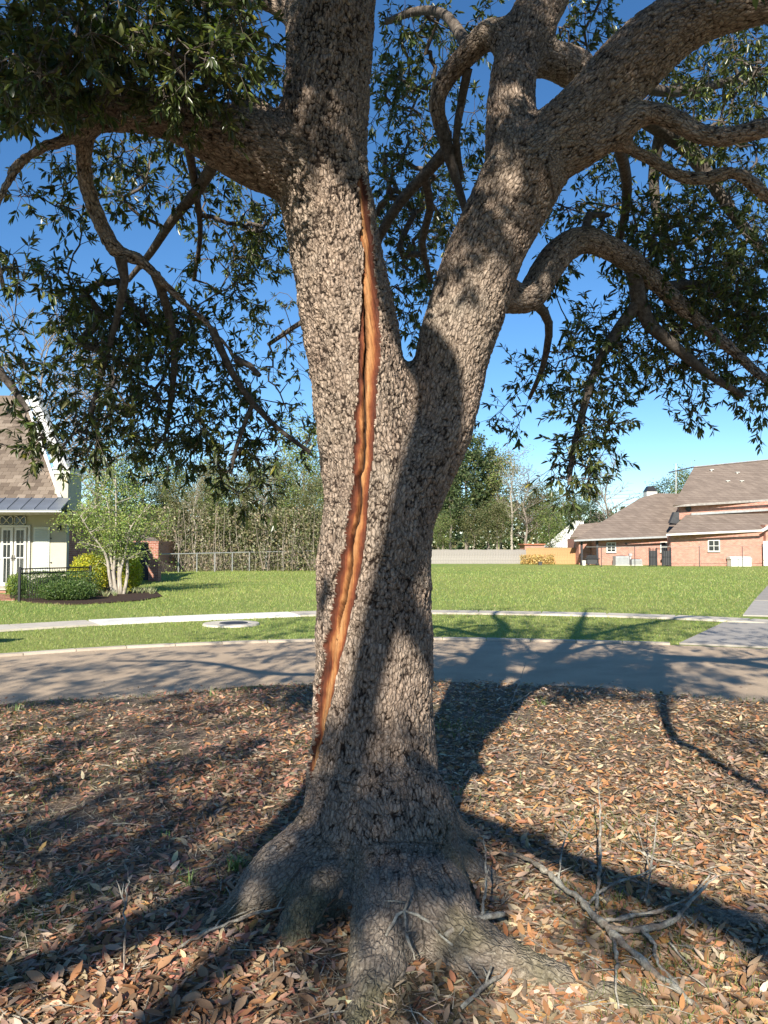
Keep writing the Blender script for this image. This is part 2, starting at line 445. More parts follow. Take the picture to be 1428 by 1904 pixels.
def thing(name, label, cat, loc=(0, 0, 0), group=None):
    o = bpy.data.objects.new(name, None); col.objects.link(o); o.location = loc; o.empty_display_size = 0.2
    return tag(o, label, cat, group)
def npmesh(name, V, F, mat, parent=None, colr=None, smooth=False, kind=None):
    """V (N,3); F (M,k) same size polygons"""
    V = np.ascontiguousarray(V, np.float32); F = np.ascontiguousarray(F, np.int32)
    me = bpy.data.meshes.new(name)
    me.vertices.add(len(V)); me.vertices.foreach_set('co', V.ravel())
    k = F.shape[1]
    me.loops.add(F.size); me.loops.foreach_set('vertex_index', F.ravel())
    me.polygons.add(len(F)); me.polygons.foreach_set('loop_start', np.arange(0, F.size, k, dtype=np.int32))
    try: me.polygons.foreach_set('loop_total', np.full(len(F), k, np.int32))
    except Exception: pass
    me.update(calc_edges=True)
    if colr is not None:
        a = me.attributes.new('col', 'FLOAT_COLOR', 'POINT')
        c = np.ones((len(V), 4), np.float32); c[:, :3] = colr
        a.data.foreach_set('color', c.ravel())
    o = link(name, me, mat, parent, smooth)
    if kind: o['kind'] = kind
    return o
# leaf templates: x along the leaf (0..1), y across (-.5...5 times width), z fold
LEAF = np.array([(0, 0, 0), (0.28, -0.42, 0.10), (0.66, -0.40, 0.10), (1, 0, -0.03), (0.66, 0.40, 0.10), (0.28, 0.42, 0.10)])
LEAF_F = np.array([(0, 3, 2, 1), (0, 5, 4, 3)])
BLADE = np.array([(0, -0.5, 0), (0, 0.5, 0), (1, 0, 0)])
BLADE_F = np.array([(0, 1, 2)])
DIAM = np.array([(0, 0, 0), (0.5, -0.5, 0.06), (1, 0, 0), (0.5, 0.5, 0.06)])
DIAM_F = np.array([(0, 1, 2, 3)])
def frames(D, Nn):
    D = D / np.linalg.norm(D, axis=1, keepdims=True).clip(1e-9)
    S = np.cross(Nn, D); S = S / np.linalg.norm(S, axis=1, keepdims=True).clip(1e-9)
    U = np.cross(D, S)
    return D, S, U
def scatter(pos, D, Nn, L, W, colr, tpl=LEAF, tf=LEAF_F, curl=None):
    D, S, U = frames(np.asarray(D, float), np.asarray(Nn, float))
    n = len(pos); k = len(tpl)
    tx = tpl[:, 0][None] * L[:, None]; ty = tpl[:, 1][None] * W[:, None]; tz = tpl[:, 2][None] * W[:, None]
    if curl is not None: tz = tz + curl[:, None] * (tpl[:, 0][None] ** 2) * L[:, None]
    V = pos[:, None, :] + tx[..., None] * D[:, None] + ty[..., None] * S[:, None] + tz[..., None] * U[:, None]
    F = (np.arange(n) * k)[:, None, None] + tf[None]
    C = np.repeat(colr, k, axis=0)
    return V.reshape(-1, 3), F.reshape(-1, tf.shape[1]), C
def rdir(n): 
    d = rng.normal(size=(n, 3)); return d / np.linalg.norm(d, axis=1, keepdims=True)
def pick(pal, n, var=0.15):
    pal = np.array(pal); c = pal[rng.integers(0, len(pal), n)]
    return np.clip(c * (1 + var * rng.normal(size=(n, 1))) * (1 + 0.06 * rng.normal(size=(n, 3))), 0.004, 1)
def catmull(pts, rad, step):
    p = np.array([list(x) for x in pts], float); r = np.array(rad, float)
    P0 = np.vstack([2 * p[0] - p[1], p, 2 * p[-1] - p[-2]])
    out, ro = [], []
    for i in range(len(p) - 1):
        a, b, c, d = P0[i:i + 4]
        n = max(1, int(round(np.linalg.norm(c - b) / step)))
        for k in range(n):
            t = k / n
            out.append(0.5 * ((2 * b) + (-a + c) * t + (2 * a - 5 * b + 4 * c - d) * t * t + (-a + 3 * b - 3 * c + d) * t ** 3))
            ro.append(r[i] * (1 - t) + r[i + 1] * t)
    out.append(p[-1]); ro.append(r[-1])
    return np.array(out), np.array(ro)
def inpoly(px, py, poly):
    r = np.zeros(np.shape(px), bool); n = len(poly)
    for i in range(n):
        x0, y0 = poly[i]; x1, y1 = poly[(i + 1) % n]
        if y0 == y1: continue
        c = ((y0 > py) != (y1 > py)) & (px < (x1 - x0) * (py - y0) / (y1 - y0) + x0)
        r ^= c
    return r

# ================================================================== THE SETTING
def gl(px, py): g = G(px, py); return (g.x, g.y)
FAR = [(-30, -2), (-20, 4), (-11, 8.9)] + [gl(*q) for q in ((0, 1222), (150, 1211), (300, 1203), (450, 1197), (600, 1193), (800, 1190), (1020, 1194), (1250, 1200), (1428, 1207))] + [(11, 10.3), (20, 5.5), (30, -1)]
NEAR = [(-24, -4), (-14, 2.2), (-8, 6.0)] + [gl(*q) for q in ((0, 1312), (200, 1302), (400, 1285), (590, 1275), (820, 1270), (1000, 1275), (1200, 1290), (1428, 1308))] + [(8, 6.2), (14, 2.6), (24, -4)]
FARp, _ = catmull([(x, y, 0) for x, y in FAR], [0] * len(FAR), 0.5)
NEARp, _ = catmull([(x, y, 0) for x, y in NEAR], [0] * len(NEAR), 0.4)
def far_y(x): return np.interp(x, FARp[:, 0], FARp[:, 1])
def near_y(x): return np.interp(x, NEARp[:, 0], NEARp[:, 1])
def yard_z(x, y):
    x = np.asarray(x, float); y = np.asarray(y, float)
    q = np.stack([x, y, np.zeros_like(x)], -1).reshape(-1, 3)
    b = (0.05 * (fbm(q * 0.9, 5) - 0.4) + 0.02 * fbm(q * 4.0, 9)).reshape(x.shape)
    m = 0.10 * np.exp(-((x - 0.0) ** 2 + (y - 3.8) ** 2) / 1.1 ** 2)
    e = sstep(0.0, 0.9, near_y(x) - y)
    return 0.014 + (b + m + 0.03) * e

# lawn sheet to the horizon
mb = MB(); mb.add([(-500, -120, -0.004), (500, -120, -0.004), (500, 700, -0.004), (-500, 700, -0.004)], [(0, 1, 2, 3)])
tag(mb.build('lawn', 'lawn_grass'), 'mown green lawn spreading from the road to the far fence', 'lawn', kind='structure')
# road
N = 120
fa = np.linspace(0, 1, N)
def resample(p, n):
    s = np.r_[0, np.cumsum(np.linalg.norm(np.diff(p, axis=0), axis=1))]; u = np.linspace(0, s[-1], n)
    return np.stack([np.interp(u, s, p[:, k]) for k in range(3)], 1)
fr, nr = resample(FARp, N), resample(NEARp, N)
nr2 = nr.copy(); nr2[:, 1] -= 0.6
V = []; Fc = []
for j, tt in enumerate(np.linspace(0, 1, 9)):
    r_ = nr2 * (1 - tt) + fr * tt; r_[:, 2] = 0.004 + 0.012 * math.sin(math.pi * tt)
    V += r_.tolist()
for j in range(8):
    for i in range(N - 1): Fc.append((j * N + i, j * N + i + 1, (j + 1) * N + i + 1, (j + 1) * N + i))
tag(npmesh('road', np.array(V), np.array(Fc), 'road_aggregate', smooth=True), 'curving pale aggregate road streaked with branch shadows', 'road', kind='structure')
# kerb along the far side, in cast lengths
kerb = tag(bpy.data.objects.new('kerb', None), 'low concrete kerb along the far side of the road', 'kerb', kind='structure'); col.objects.link(kerb)
kp = resample(FARp, 90)
for i in range(4, 85):
    a, b = Vector(kp[i]), Vector(kp[i + 1]); d = (b - a).normalized(); nrm = Vector((-d.y, d.x, 0))
    a2 = a + d * 0.006; b2 = b - d * 0.006
    if 4.7 < a.x < 10.2: continue
    mb = MB(); mb.prism([a2 - nrm * 0.02, b2 - nrm * 0.02, b2 + nrm * 0.13, a2 + nrm * 0.13], (0, 0, 0.04)); mb.build('kerb_stone', 'kerb_concrete', kerb)
# sidewalk slabs
walk = tag(bpy.data.objects.new('sidewalk', None), 'narrow concrete sidewalk crossing the lawn', 'sidewalk', kind='structure'); col.objects.link(walk)
WK = [gl(*q) for q in ((-500, 1215), (-200, 1184), (0, 1170), (200, 1158), (400, 1149), (590, 1142), (700, 1139.5), (810, 1139.5), (1000, 1142), (1200, 1147), (1330, 1153), (1428, 1158), (1700, 1176))]
wp, _ = catmull([(x, y, 0) for x, y in WK], [0] * len(WK), 0.3)
L_ = np.linalg.norm(np.diff(wp, axis=0), axis=1).sum(); wp = resample(wp, int(L_ / 1.5) + 1)
for i in range(len(wp) - 1):
    a, b = Vector(wp[i]), Vector(wp[i + 1]); d = (b - a).normalized(); nrm = Vector((-d.y, d.x, 0))
    pxm = proj([(a + b) / 2])[0][0]
    hw = 0.52 if pxm < 640 else 0.38
    mt = 'white_concrete' if 175 < pxm < 600 else 'pale_concrete'
    mb = MB(); mb.prism([a + d * 0.008 - nrm * hw, b - d * 0.008 - nrm * hw, b - d * 0.008 + nrm * hw, a + d * 0.008 + nrm * hw], (0, 0, 0.038 + 0.006 * random.random())); mb.build('slab', mt, walk)
WALKY = wp
def walk_y(x): return np.interp(x, WALKY[:, 0], WALKY[:, 1])
# driveway
drv = tag(bpy.data.objects.new('driveway', None), 'grey concrete driveway beside the far lawn', 'driveway', kind='structure'); col.objects.link(drv)
dl = [Vector((*gl(1262, 1199), 0)), Vector((*gl(1346, 1159), 0)), Vector((*gl(1381, 1146), 0)), Vector((*gl(1402, 1118), 0)), Vector((*gl(1431, 1086), 0)), Vector((*gl(1470, 1066), 0))]
dr = [Vector((9.9, 11.0, 0)), Vector((12.4, 15.0, 0)), Vector((13.4, 16.5, 0)), Vector((17, 22, 0)), Vector((23, 31, 0)), Vector((32, 44, 0))]
for i in range(len(dl) - 1):
    if i == 1: continue
    a, b, c, d = dl[i], dl[i + 1], dr[i + 1], dr[i]
    k = 0.012
    mb = MB(); mb.prism([a.lerp(b, k), b.lerp(a, k), c.lerp(d, k), d.lerp(c, k)][::-1], (0, 0, 0.03)); mb.build('slab', 'drive_concrete', drv)
DRV = [(p.x, p.y) for p in dl] + [(p.x, p.y) for p in dr[::-1]]

# yard ground under the oak
nx, ny = 190, 170
xs = np.linspace(-13, 13, nx); ts = np.linspace(0, 1, ny) ** 0.8
X, T_ = np.meshgrid(xs, ts)
edge = near_y(X) + 0.10 * np.sin(X * 3.1) + 0.16 * (fbm(np.stack([X.ravel() * 2.2, X.ravel() * 0, X.ravel() * 0], 1), 3).reshape(X.shape) - 0.5)
Y = -11 + (edge + 11) * T_
Z = yard_z(X, Y); Z[-1] = 0.009
V = np.stack([X, Y, Z], -1).reshape(-1, 3)
idx = np.arange(nx * ny).reshape(ny, nx)
Fq = np.stack([idx[:-1, :-1], idx[:-1, 1:], idx[1:, 1:], idx[1:, :-1]], -1).reshape(-1, 4)
yard = tag(npmesh('yard_ground', V, Fq, 'forest_floor', smooth=True), 'brown bare yard ground under the oak strewn with fallen leaves', 'ground', kind='structure')

# ---- grass of the lawn
n = 160000
yy = 10.5 * (60 / 10.5) ** (rng.random(n) ** 1.15); xx = (rng.random(n) * 2 - 1) * (0.60 * yy + 1.5)
ok = yy > far_y(xx) + 0.16
hwk = np.where(xx / yy * FPX + 714 < 640, 0.50, 0.34)
ok &= np.abs(yy - walk_y(xx)) > hwk
ok &= ~inpoly(xx, yy, DRV)
BED = [gl(*q) for q in ((18, 1113), (60, 1121), (130, 1125), (200, 1122), (265, 1117), (302, 1110), (290, 1101), (240, 1090), (120, 1085), (20, 1095))]
ok &= ~inpoly(xx, yy, BED)
xx, yy = xx[ok], yy[ok]; n = len(xx)
sc_ = np.clip(yy / 16, 0.8, 2.6)
pos = np.stack([xx, yy, np.full(n, -0.006)], 1)
D = np.stack([rng.normal(size=n) * 0.45, rng.normal(size=n) * 0.45, np.ones(n)], 1)
patch = fbm(np.stack([xx * 0.7, yy * 0.35, xx * 0], 1), 21)
c = pick([(0.20, 0.27, 0.06), (0.27, 0.32, 0.08), (0.33, 0.37, 0.11), (0.38, 0.39, 0.15)], n, 0.2)
c = c * (0.75 + 0.5 * patch)[:, None]
dry = rng.random(n) < 0.10; c[dry] = pick([(0.42, 0.37, 0.19), (0.36, 0.33, 0.14)], dry.sum())
Vg, Fg, Cg = scatter(pos, D, rdir(n), (0.03 + 0.035 * rng.random(n)) * np.minimum(sc_, 1.6), 0.012 * sc_, c, BLADE, BLADE_F)
tag(npmesh('lawn_blades', Vg, Fg, 'grass_blade', colr=Cg, kind='stuff'), 'short green grass blades of the mown lawn', 'grass')

# ---- leaf litter
pal = [(0.44, 0.29, 0.17), (0.50, 0.36, 0.23), (0.40, 0.20, 0.09), (0.33, 0.155, 0.075), (0.27, 0.19, 0.125), (0.22, 0.16, 0.115), (0.56, 0.43, 0.29), (0.47, 0.24, 0.10), (0.36, 0.27, 0.19)]
n = 120000
yy = 1.9 * (9.4 / 1.9) ** (rng.random(n) ** 0.95); xx = (rng.random(n) * 2 - 1) * (0.60 * yy + 0.6)
pt = fbm(np.stack([xx * 1.1, yy * 1.1, xx * 0], 1), 31)
keep = (yy < near_y(xx) + 0.1 - 0.35 * rng.random(n) ** 2) & (rng.random(n) < 0.40 + 2.2 * (pt - 0.36) + 0.30 * (xx > 0.4))
keep |= (rng.random(n) < 0.012) & (yy < near_y(xx) + 1.2)
xx, yy = xx[keep], yy[keep]; n = len(xx)
lL = 0.030 + 0.044 * rng.random(n) ** 1.3; lW = lL * (0.28 + 0.16 * rng.random(n))
far_fac = np.clip((yy - 4.5) / 5, 0, 1)
zz = np.where(yy < near_y(xx) - 0.05, yard_z(xx, yy), 0.02) + 0.022 * rng.random(n) ** 1.5
tilt = rng.normal(size=n) * 0.28
yaw = rng.random(n) * 2 * math.pi
D = np.stack([np.cos(yaw), np.sin(yaw), np.sin(tilt)], 1)
Nn = np.stack([rng.normal(size=n) * 0.42, rng.normal(size=n) * 0.42, np.ones(n)], 1)
cl = pick(pal, n, 0.22)
red = (xx < -0.2) & (rng.random(n) < 0.35); cl[red] = pick([(0.40, 0.185, 0.12), (0.47, 0.26, 0.18), (0.36, 0.15, 0.095)], red.sum(), 0.2)
curl = rng.normal(size=n) * 0.16
# the 300 that show largest are leaves of their own
lx, ly, ldp = proj(np.stack([xx, yy, zz], 1))
vis = (lx > 5) & (lx < 1423) & (ly < 1895) & (ly > 1660)
vis &= ~inpoly(lx, ly, [(430, 1720), (560, 1600), (840, 1600), (900, 1760), (1160, 1900), (600, 1904), (620, 1740)])
score = np.where(vis, lL / np.maximum(ldp, 0.5) + 0.02 * (zz - yard_z(xx, yy)), -1)
own = np.argsort(-score)[:300]
rest = np.ones(n, bool); rest[own] = False
pos = np.stack([xx, yy, zz], 1)
Vl, Fl, Cl = scatter(pos[rest], D[rest], Nn[rest], lL[rest], lW[rest], cl[rest], curl=curl[rest])
tag(npmesh('leaf_litter', Vl, Fl, 'litter_leaf', colr=Cl, kind='stuff'), 'brown and tan fallen oak leaves covering the yard ground', 'leaf litter')
def leafmesh(name, mat, fold=0.18, curl=0.0, w=0.36):
    xs_ = [0, 0.12, 0.32, 0.58, 0.82, 1.0]; ws = [0.0, 0.2, 0.42, 0.45, 0.26, 0.0]
    vs, fs = [], []
    for x, q in zip(xs_, ws):
        z0 = curl * x * x
        vs += [(x, -q * w, z0 + fold * q * w + 0.02 * math.sin(9 * x)), (x, 0, z0), (x, q * w, z0 + fold * q * w - 0.015 * math.sin(11 * x))]
    vs.append((-0.12, 0, 0.01))
    for i in range(5):
        a = i * 3; fs += [(a, a + 3, a + 4, a + 1), (a + 1, a + 4, a + 5, a + 2)]
    fs.append((18, 0, 1)); fs.append((18, 1, 2))
    me = bpy.data.meshes.new(name); me.from_pydata(vs, [], fs); me.update()
    me.polygons.foreach_set('use_smooth', [True] * len(me.polygons)); me.materials.append(M[mat])
    return me
FL = [leafmesh('leaf', 'single_fallen_leaf', f, c_, w) for f, c_, w in ((0.3, 0.12, 0.46), (0.6, -0.12, 0.42), (0.15, 0.22, 0.5), (0.8, 0.05, 0.40), (0.4, -0.2, 0.54))]
def basis(D, Nn):
    d = Vector(D).normalized(); s_ = Vector(Nn).cross(d).normalized(); u = d.cross(s_)
    return Matrix((d, s_, u)).transposed()
for k, i in enumerate(own):
    o = child(yard, 'leaf', FL[k % 5], loc=(pos[i][0], pos[i][1], pos[i][2] + 0.006))
    o.rotation_euler = basis(D[i], Nn[i]).to_euler(); s_ = float(lL[i]) * 1.12; o.scale = (s_, s_ * 0.95, s_)
# dead straw and thin green grass on the yard
n = 45000
yy = 2.0 * (9.2 / 2.0) ** rng.random(n); xx = (rng.random(n) * 2 - 1) * (0.6 * yy + 0.5)
ok = yy < near_y(xx) + 0.02
xx, yy = xx[ok], yy[ok]; n = len(xx); zz = yard_z(xx, yy) + 0.012 * rng.random(n)
yaw = rng.random(n) * 6.283
Vs, Fs, Cs = scatter(np.stack([xx, yy, zz], 1), np.stack([np.cos(yaw), np.sin(yaw), rng.random(n) * 0.35], 1), rdir(n) + np.array([0, 0, 1.5]), 0.04 + 0.09 * rng.random(n), 0.002 + 0.0018 * rng.random(n), pick([(0.50, 0.41, 0.28), (0.40, 0.31, 0.20), (0.30, 0.23, 0.16), (0.56, 0.48, 0.35)], n), BLADE, BLADE_F)
tag(npmesh('dead_straw', Vs, Fs, 'litter_leaf', colr=Cs, kind='stuff'), 'thin pale straw and needles lying among the fallen leaves', 'straw')
n = 80000
yy = 2.0 * (9.4 / 2.0) ** (rng.random(n) ** 0.8); xx = (rng.random(n) * 2 - 1) * (0.6 * yy + 0.5)
pt = fbm(np.stack([xx * 0.9 + 4, yy * 0.9, xx * 0], 1), 44)
edge_d = near_y(xx) - yy
ok = (edge_d > -0.08) & (rng.random(n) < np.clip((pt - 0.55) * 2.2, 0, 0.5) * np.where(xx > 0.3, 1.9, 0.5) + 0.55 * np.exp(-(edge_d / 0.25) ** 2) * (pt > 0.42) + 0.012)
xx, yy = xx[ok], yy[ok]; n = len(xx); zz = yard_z(xx, yy) - 0.004
D = np.stack([rng.normal(size=n) * 0.5, rng.normal(size=n) * 0.5, np.ones(n)], 1)
Vs, Fs, Cs = scatter(np.stack([xx, yy, zz], 1), D, rdir(n), 0.03 + 0.05 * rng.random(n), np.full(n, 0.005), pick([(0.14, 0.20, 0.045), (0.22, 0.25, 0.07), (0.32, 0.31, 0.12), (0.10, 0.16, 0.03)], n, 0.2), BLADE, BLADE_F)
tag(npmesh('sparse_grass', Vs, Fs, 'grass_blade', colr=Cs, kind='stuff'), 'sparse thin grass pushing through the leaf litter', 'grass')
# ================================================================== THE OAK
def chain(*q):
    return [P(px, py, Y) for px, py, Y, r in q], [r / FPX * Y for px, py, Y, r in q]
def g3(px, py, up=0.0):
    g = G(px, py); return Vector((g.x, g.y, up))
BODY = {}
BODY['stem'] = chain((700, 1800, 3.86, 178), (698, 1690, 3.86, 166), (695, 1630, 3.86, 150), (694, 1560, 3.85, 134), (693, 1500, 3.84, 126), (692, 1440, 3.84, 120), (695, 1300, 3.82, 113), (698, 1200, 3.8, 110), (700, 1100, 3.8, 108),
    (700, 1000, 3.8, 106), (702, 920, 3.8, 106), (692, 850, 3.8, 99), (678, 780, 3.8, 93), (666, 700, 3.8, 88), (649, 600, 3.8, 88), (630, 500, 3.79, 88), (613, 400, 3.78, 89), (602, 330, 3.77, 88),
    (600, 250, 3.76, 82), (608, 150, 3.76, 81), (613, 50, 3.77, 86), (618, -60, 3.8, 86), (622, -220, 3.85, 76))
BODY['right_limb'] = chain((735, 1020, 3.8, 62), (752, 930, 3.8, 74), (788, 850, 3.82, 70), (815, 790, 3.83, 66), (832, 720, 3.84, 70), (845, 650, 3.84, 73), (866, 580, 3.84, 74), (896, 490, 3.84, 73), (935, 400, 3.83, 75), (972, 330, 3.82, 80), (990, 285, 3.82, 76))
BODY['middle_upright'] = chain((955, 345, 3.83, 50), (948, 270, 3.84, 50), (950, 190, 3.88, 46), (962, 110, 3.93, 43), (990, 40, 3.98, 46), (1018, -20, 4.02, 48), (1050, -120, 4.08, 44))
BODY['right_diagonal'] = chain((975, 320, 3.82, 62), (1045, 255, 3.79, 62), (1110, 190, 3.75, 62), (1175, 120, 3.7, 64), (1240, 62, 3.65, 60), (1310, 28, 3.6, 48), (1400, 12, 3.55, 38), (1520, -15, 3.5, 34), (1680, -60, 3.45, 30))
BODY['left_limb'] = chain((590, 330, 3.78, 60), (530, 300, 3.75, 70), (470, 278, 3.7, 68), (410, 252, 3.65, 58), (340, 222, 3.6, 47), (260, 205, 3.55, 42), (170, 205, 3.5, 38), (80, 190, 3.45, 33), (-20, 168, 3.4, 30), (-160, 150, 3.35, 26))
BODY['limb_knob'] = chain((500, 270, 3.72, 55), (468, 215, 3.74, 36), (446, 190, 3.75, 25), (432, 183, 3.75, 15))
BODY['right_arm'] = chain((1020, 310, 3.82, 36), (1075, 290, 3.76, 30), (1130, 258, 3.70, 25), (1180, 222, 3.66, 23), (1215, 208, 3.64, 23), (1260, 226, 3.62, 22), (1310, 252, 3.6, 21), (1360, 252, 3.58, 21), (1428, 237, 3.55, 20), (1520, 225, 3.5, 18))
BODY['right_arm_low'] = chain((1135, 268, 3.72, 15), (1165, 276, 3.74, 14), (1210, 296, 3.76, 15), (1260, 326, 3.78, 15), (1310, 332, 3.8, 15), (1370, 322, 3.82, 15), (1428, 367, 3.85, 15), (1500, 420, 3.9, 14))
BODY['stub_limb'] = chain((905, 545, 3.92, 34), (945, 553, 3.98, 32), (985, 552, 4.05, 30), (1010, 512, 4.12, 30), (1045, 465, 4.18, 30), (1085, 445, 4.22, 26), (1130, 460, 4.26, 24), (1180, 490, 4.3, 22), (1230, 535, 4.34, 19), (1290, 590, 4.38, 16), (1360, 650, 4.4, 13), (1440, 722, 4.42, 11))
BODY['back_limb'] = chain((965, 110, 3.96, 36), (1020, 110, 4.1, 33), (1070, 130, 4.3, 36), (1110, 165, 4.5, 34), (1160, 190, 4.8, 26))
BODY['crook_limb'] = chain((955, 95, 3.95, 32), (915, 60, 4.05, 27), (875, 95, 4.15, 24), (830, 145, 4.25, 21), (812, 190, 4.3, 18), (820, 235, 4.35, 17), (838, 270, 4.4, 14))
BODY['left_drop'] = chain((160, 205, 3.52, 22), (158, 260, 3.56, 19), (157, 310, 3.6, 18), (168, 370, 3.64, 18), (190, 420, 3.68, 18), (218, 470, 3.72, 18), (255, 478, 3.76, 16), (290, 512, 3.8, 13), (340, 560, 3.88, 11), (395, 612, 3.96, 9.5), (440, 668, 4.02, 8))
BODY['left_hook'] = chain((185, 205, 3.5, 22), (125, 258, 3.46, 15), (70, 278, 3.42, 14), (25, 318, 3.4, 13), (3, 365, 3.38, 11), (-30, 430, 3.36, 9))
BODY['top_left_limb'] = chain((580, 45, 3.8, 26), (510, 12, 3.82, 18), (460, -8, 3.84, 15), (380, -30, 3.86, 14))
# roots
def rootc(*q):
    return [Vector((x, y, z)) for x, y, z, r in q], [r for x, y, z, r in q]
def gr(px, py, dz, r):
    g = G(px, py, 0.05); return (g.x, g.y, float(yard_z(g.x, g.y)) + dz, r)
BODY['root_left'] = rootc((-0.10, 3.78, 0.55, 0.22), (-0.25, 3.66, 0.27, 0.19), gr(525, 1690, 0.06, 0.15), gr(470, 1715, 0.02, 0.10), gr(415, 1735, -0.005, 0.065), gr(330, 1762, -0.05, 0.04))
BODY['root_left_b'] = rootc((-0.14, 3.7, 0.5, 0.2), (-0.20, 3.54, 0.2, 0.16), gr(570, 1750, 0.0, 0.11), gr(535, 1800, -0.07, 0.06))
BODY['root_front'] = rootc((-0.02, 3.70, 0.55, 0.22), (0.01, 3.48, 0.22, 0.19), gr(725, 1765, 0.05, 0.15), gr(700, 1835, 0.01, 0.10), gr(668, 1895, -0.02, 0.075), gr(640, 1990, -0.05, 0.06))
BODY['root_front_b'] = rootc((0.08, 3.72, 0.5, 0.22), (0.15, 3.50, 0.18, 0.21), gr(805, 1755, 0.04, 0.18), gr(865, 1800, 0.005, 0.14), gr(950, 1822, -0.01, 0.10), gr(1060, 1850, -0.025, 0.075), gr(1180, 1890, -0.03, 0.07), gr(1320, 1950, -0.07, 0.06))
BODY['root_right'] = rootc((0.14, 3.8, 0.36, 0.18), (0.24, 3.74, 0.17, 0.14), gr(850, 1650, 0.03, 0.10), gr(905, 1668, -0.02, 0.07), gr(1000, 1690, -0.10, 0.06), gr(1150, 1690, -0.05, 0.055), gr(1250, 1702, -0.028, 0.055), gr(1345, 1718, -0.015, 0.065), gr(1428, 1722, -0.02, 0.06), gr(1560, 1735, -0.08, 0.05))
BODY['root_back_a'] = rootc((0.16, 3.9, 0.36, 0.18), (0.36, 4.05, 0.10, 0.13), (0.65, 4.2, -0.02, 0.08), (1.0, 4.35, -0.09, 0.05))
BODY['root_back_b'] = rootc((-0.16, 3.9, 0.36, 0.18), (-0.36, 4.02, 0.08, 0.12), (-0.7, 4.2, -0.05, 0.07), (-1.0, 4.3, -0.10, 0.05))
BODY['root_back_c'] = rootc((0.0, 3.98, 0.36, 0.2), (0.02, 4.25, 0.08, 0.12), (0.05, 4.6, -0.06, 0.06))

mb = MB(); SK = []; limbs = []
for li, (nm, (pts, rad)) in enumerate(BODY.items()):
    p, r = catmull(pts, rad, 0.04)
    if li == 0:                                       # a trunk is never a perfect cylinder
        pass
    mb.tube(p, r, 20)
    T = np.gradient(p, axis=0); T /= np.linalg.norm(T, axis=1, keepdims=True)
    s_ = np.r_[0, np.cumsum(np.linalg.norm(np.diff(p, axis=0), axis=1))]
    Nf = np.zeros_like(T); v0 = np.array([1.0, 0.2, 0.1]) if abs(T[0][0]) < 0.8 else np.array([0, 1.0, 0.3])
    for i in range(len(p)):
        v0 = v0 - T[i] * v0.dot(T[i]); v0 = v0 / np.linalg.norm(v0); Nf[i] = v0
    limbs.append((p, r, T, Nf, np.cross(T, Nf), s_))
    for i in range(len(p)):
        if not (nm.startswith('root') and p[i][2] > 0.26): SK.append((li, i))
me0 = bpy.data.meshes.new('body_tmp'); me0.from_pydata(mb.v, [], mb.f); me0.update()
tmp = bpy.data.objects.new('body_tmp', me0); col.objects.link(tmp)
md = tmp.modifiers.new('r', 'REMESH'); md.mode = 'VOXEL'; md.voxel_size = 0.0282; md.adaptivity = 0
md = tmp.modifiers.new('s', 'SMOOTH'); md.factor = 0.5; md.iterations = 9
md = tmp.modifiers.new('u', 'SUBSURF'); md.levels = 2; md.render_levels = 2
dg = bpy.context.evaluated_depsgraph_get(); dg.update()
em = tmp.evaluated_get(dg).to_mesh()
nv = len(em.vertices); V = np.empty(nv * 3, np.float32); em.vertices.foreach_get('co', V); V = V.reshape(-1, 3).astype(float)
Nn = np.empty(nv * 3, np.float32); em.vertex_normals.foreach_get('vector', Nn); Nn = Nn.reshape(-1, 3).astype(float)
nf = len(em.polygons); Fq = np.empty(nf * 4, np.int32); em.loops.foreach_get('vertex_index', Fq); Fq = Fq.reshape(-1, 4)
tmp.evaluated_get(dg).to_mesh_clear(); bpy.data.objects.remove(tmp)
print('oak body verts', nv, 'faces', nf)
# nearest axis point -> straightened bark coordinates
AX = np.array([limbs[l][0][i] for l, i in SK]); AR = np.array([limbs[l][1][i] for l, i in SK])
kd = kdtree.KDTree(len(AX))
for i, q in enumerate(AX): kd.insert(q, i)
kd.balance()
# drop what lies under the ground
near = np.fromiter((kd.find(q)[1] for q in V.tolist()), dtype=np.int64, count=nv)
LI = np.array([l for l, i in SK])[near]
AT = np.array([limbs[l][2][i] for l, i in SK])[near]; AN = np.array([limbs[l][3][i] for l, i in SK])[near]; AB = np.array([limbs[l][4][i] for l, i in SK])[near]
AS = np.array([limbs[l][5][i] for l, i in SK])[near]
off = V - AX[near]; rad = AR[near]
BC = np.stack([(off * AN).sum(1), (off * AB).sum(1), AS + (off * AT).sum(1)], 1) + LI[:, None] * np.array([3.7, 1.9, 7.3])
z = V[:, 2]
names = list(BODY)
isroot = np.array([nm.startswith('root') for nm in names])[LI]
lowt = sstep(1.5, 0.75, z)                             # plates lengthen towards the foot
foot = sstep(0.42, 0.10, z)                             # fine grained root flare
limbf = np.array([0.0 if nm == 'stem' or nm.startswith('root') else (0.35 if nm == 'right_limb' else 1.0) for nm in names])[LI] * (1 - foot)
warp = np.stack([vnoise(BC * 9, 1), vnoise(BC * 9, 2), vnoise(BC * 9, 3)], 1) - 0.5
warp2 = np.stack([vnoise(BC * np.array([55, 55, 34]), 4), vnoise(BC * np.array([55, 55, 34]), 5), vnoise(BC * np.array([55, 55, 34]), 6)], 1) - 0.5
def bark(sz, st, seed, msk, w2=0.75):
    b_ = np.ones(nv); c_ = np.zeros(nv)
    if msk.any():
        qq = (BC[msk] + warp[msk] * sz * 0.9 + warp2[msk] * sz * w2) / sz * np.array([1, 1, 1.0 / st])
        f1, f2, cid = worley(qq, seed); b_[msk] = f2 - f1; c_[msk] = cid
    return b_, c_
lf = np.clip(limbf, 0, 1)
live = z > -0.1
b1, c1 = bark(0.027, 1.2, 10, live & (lowt < 1) & (lf < 1) & (foot < 1))
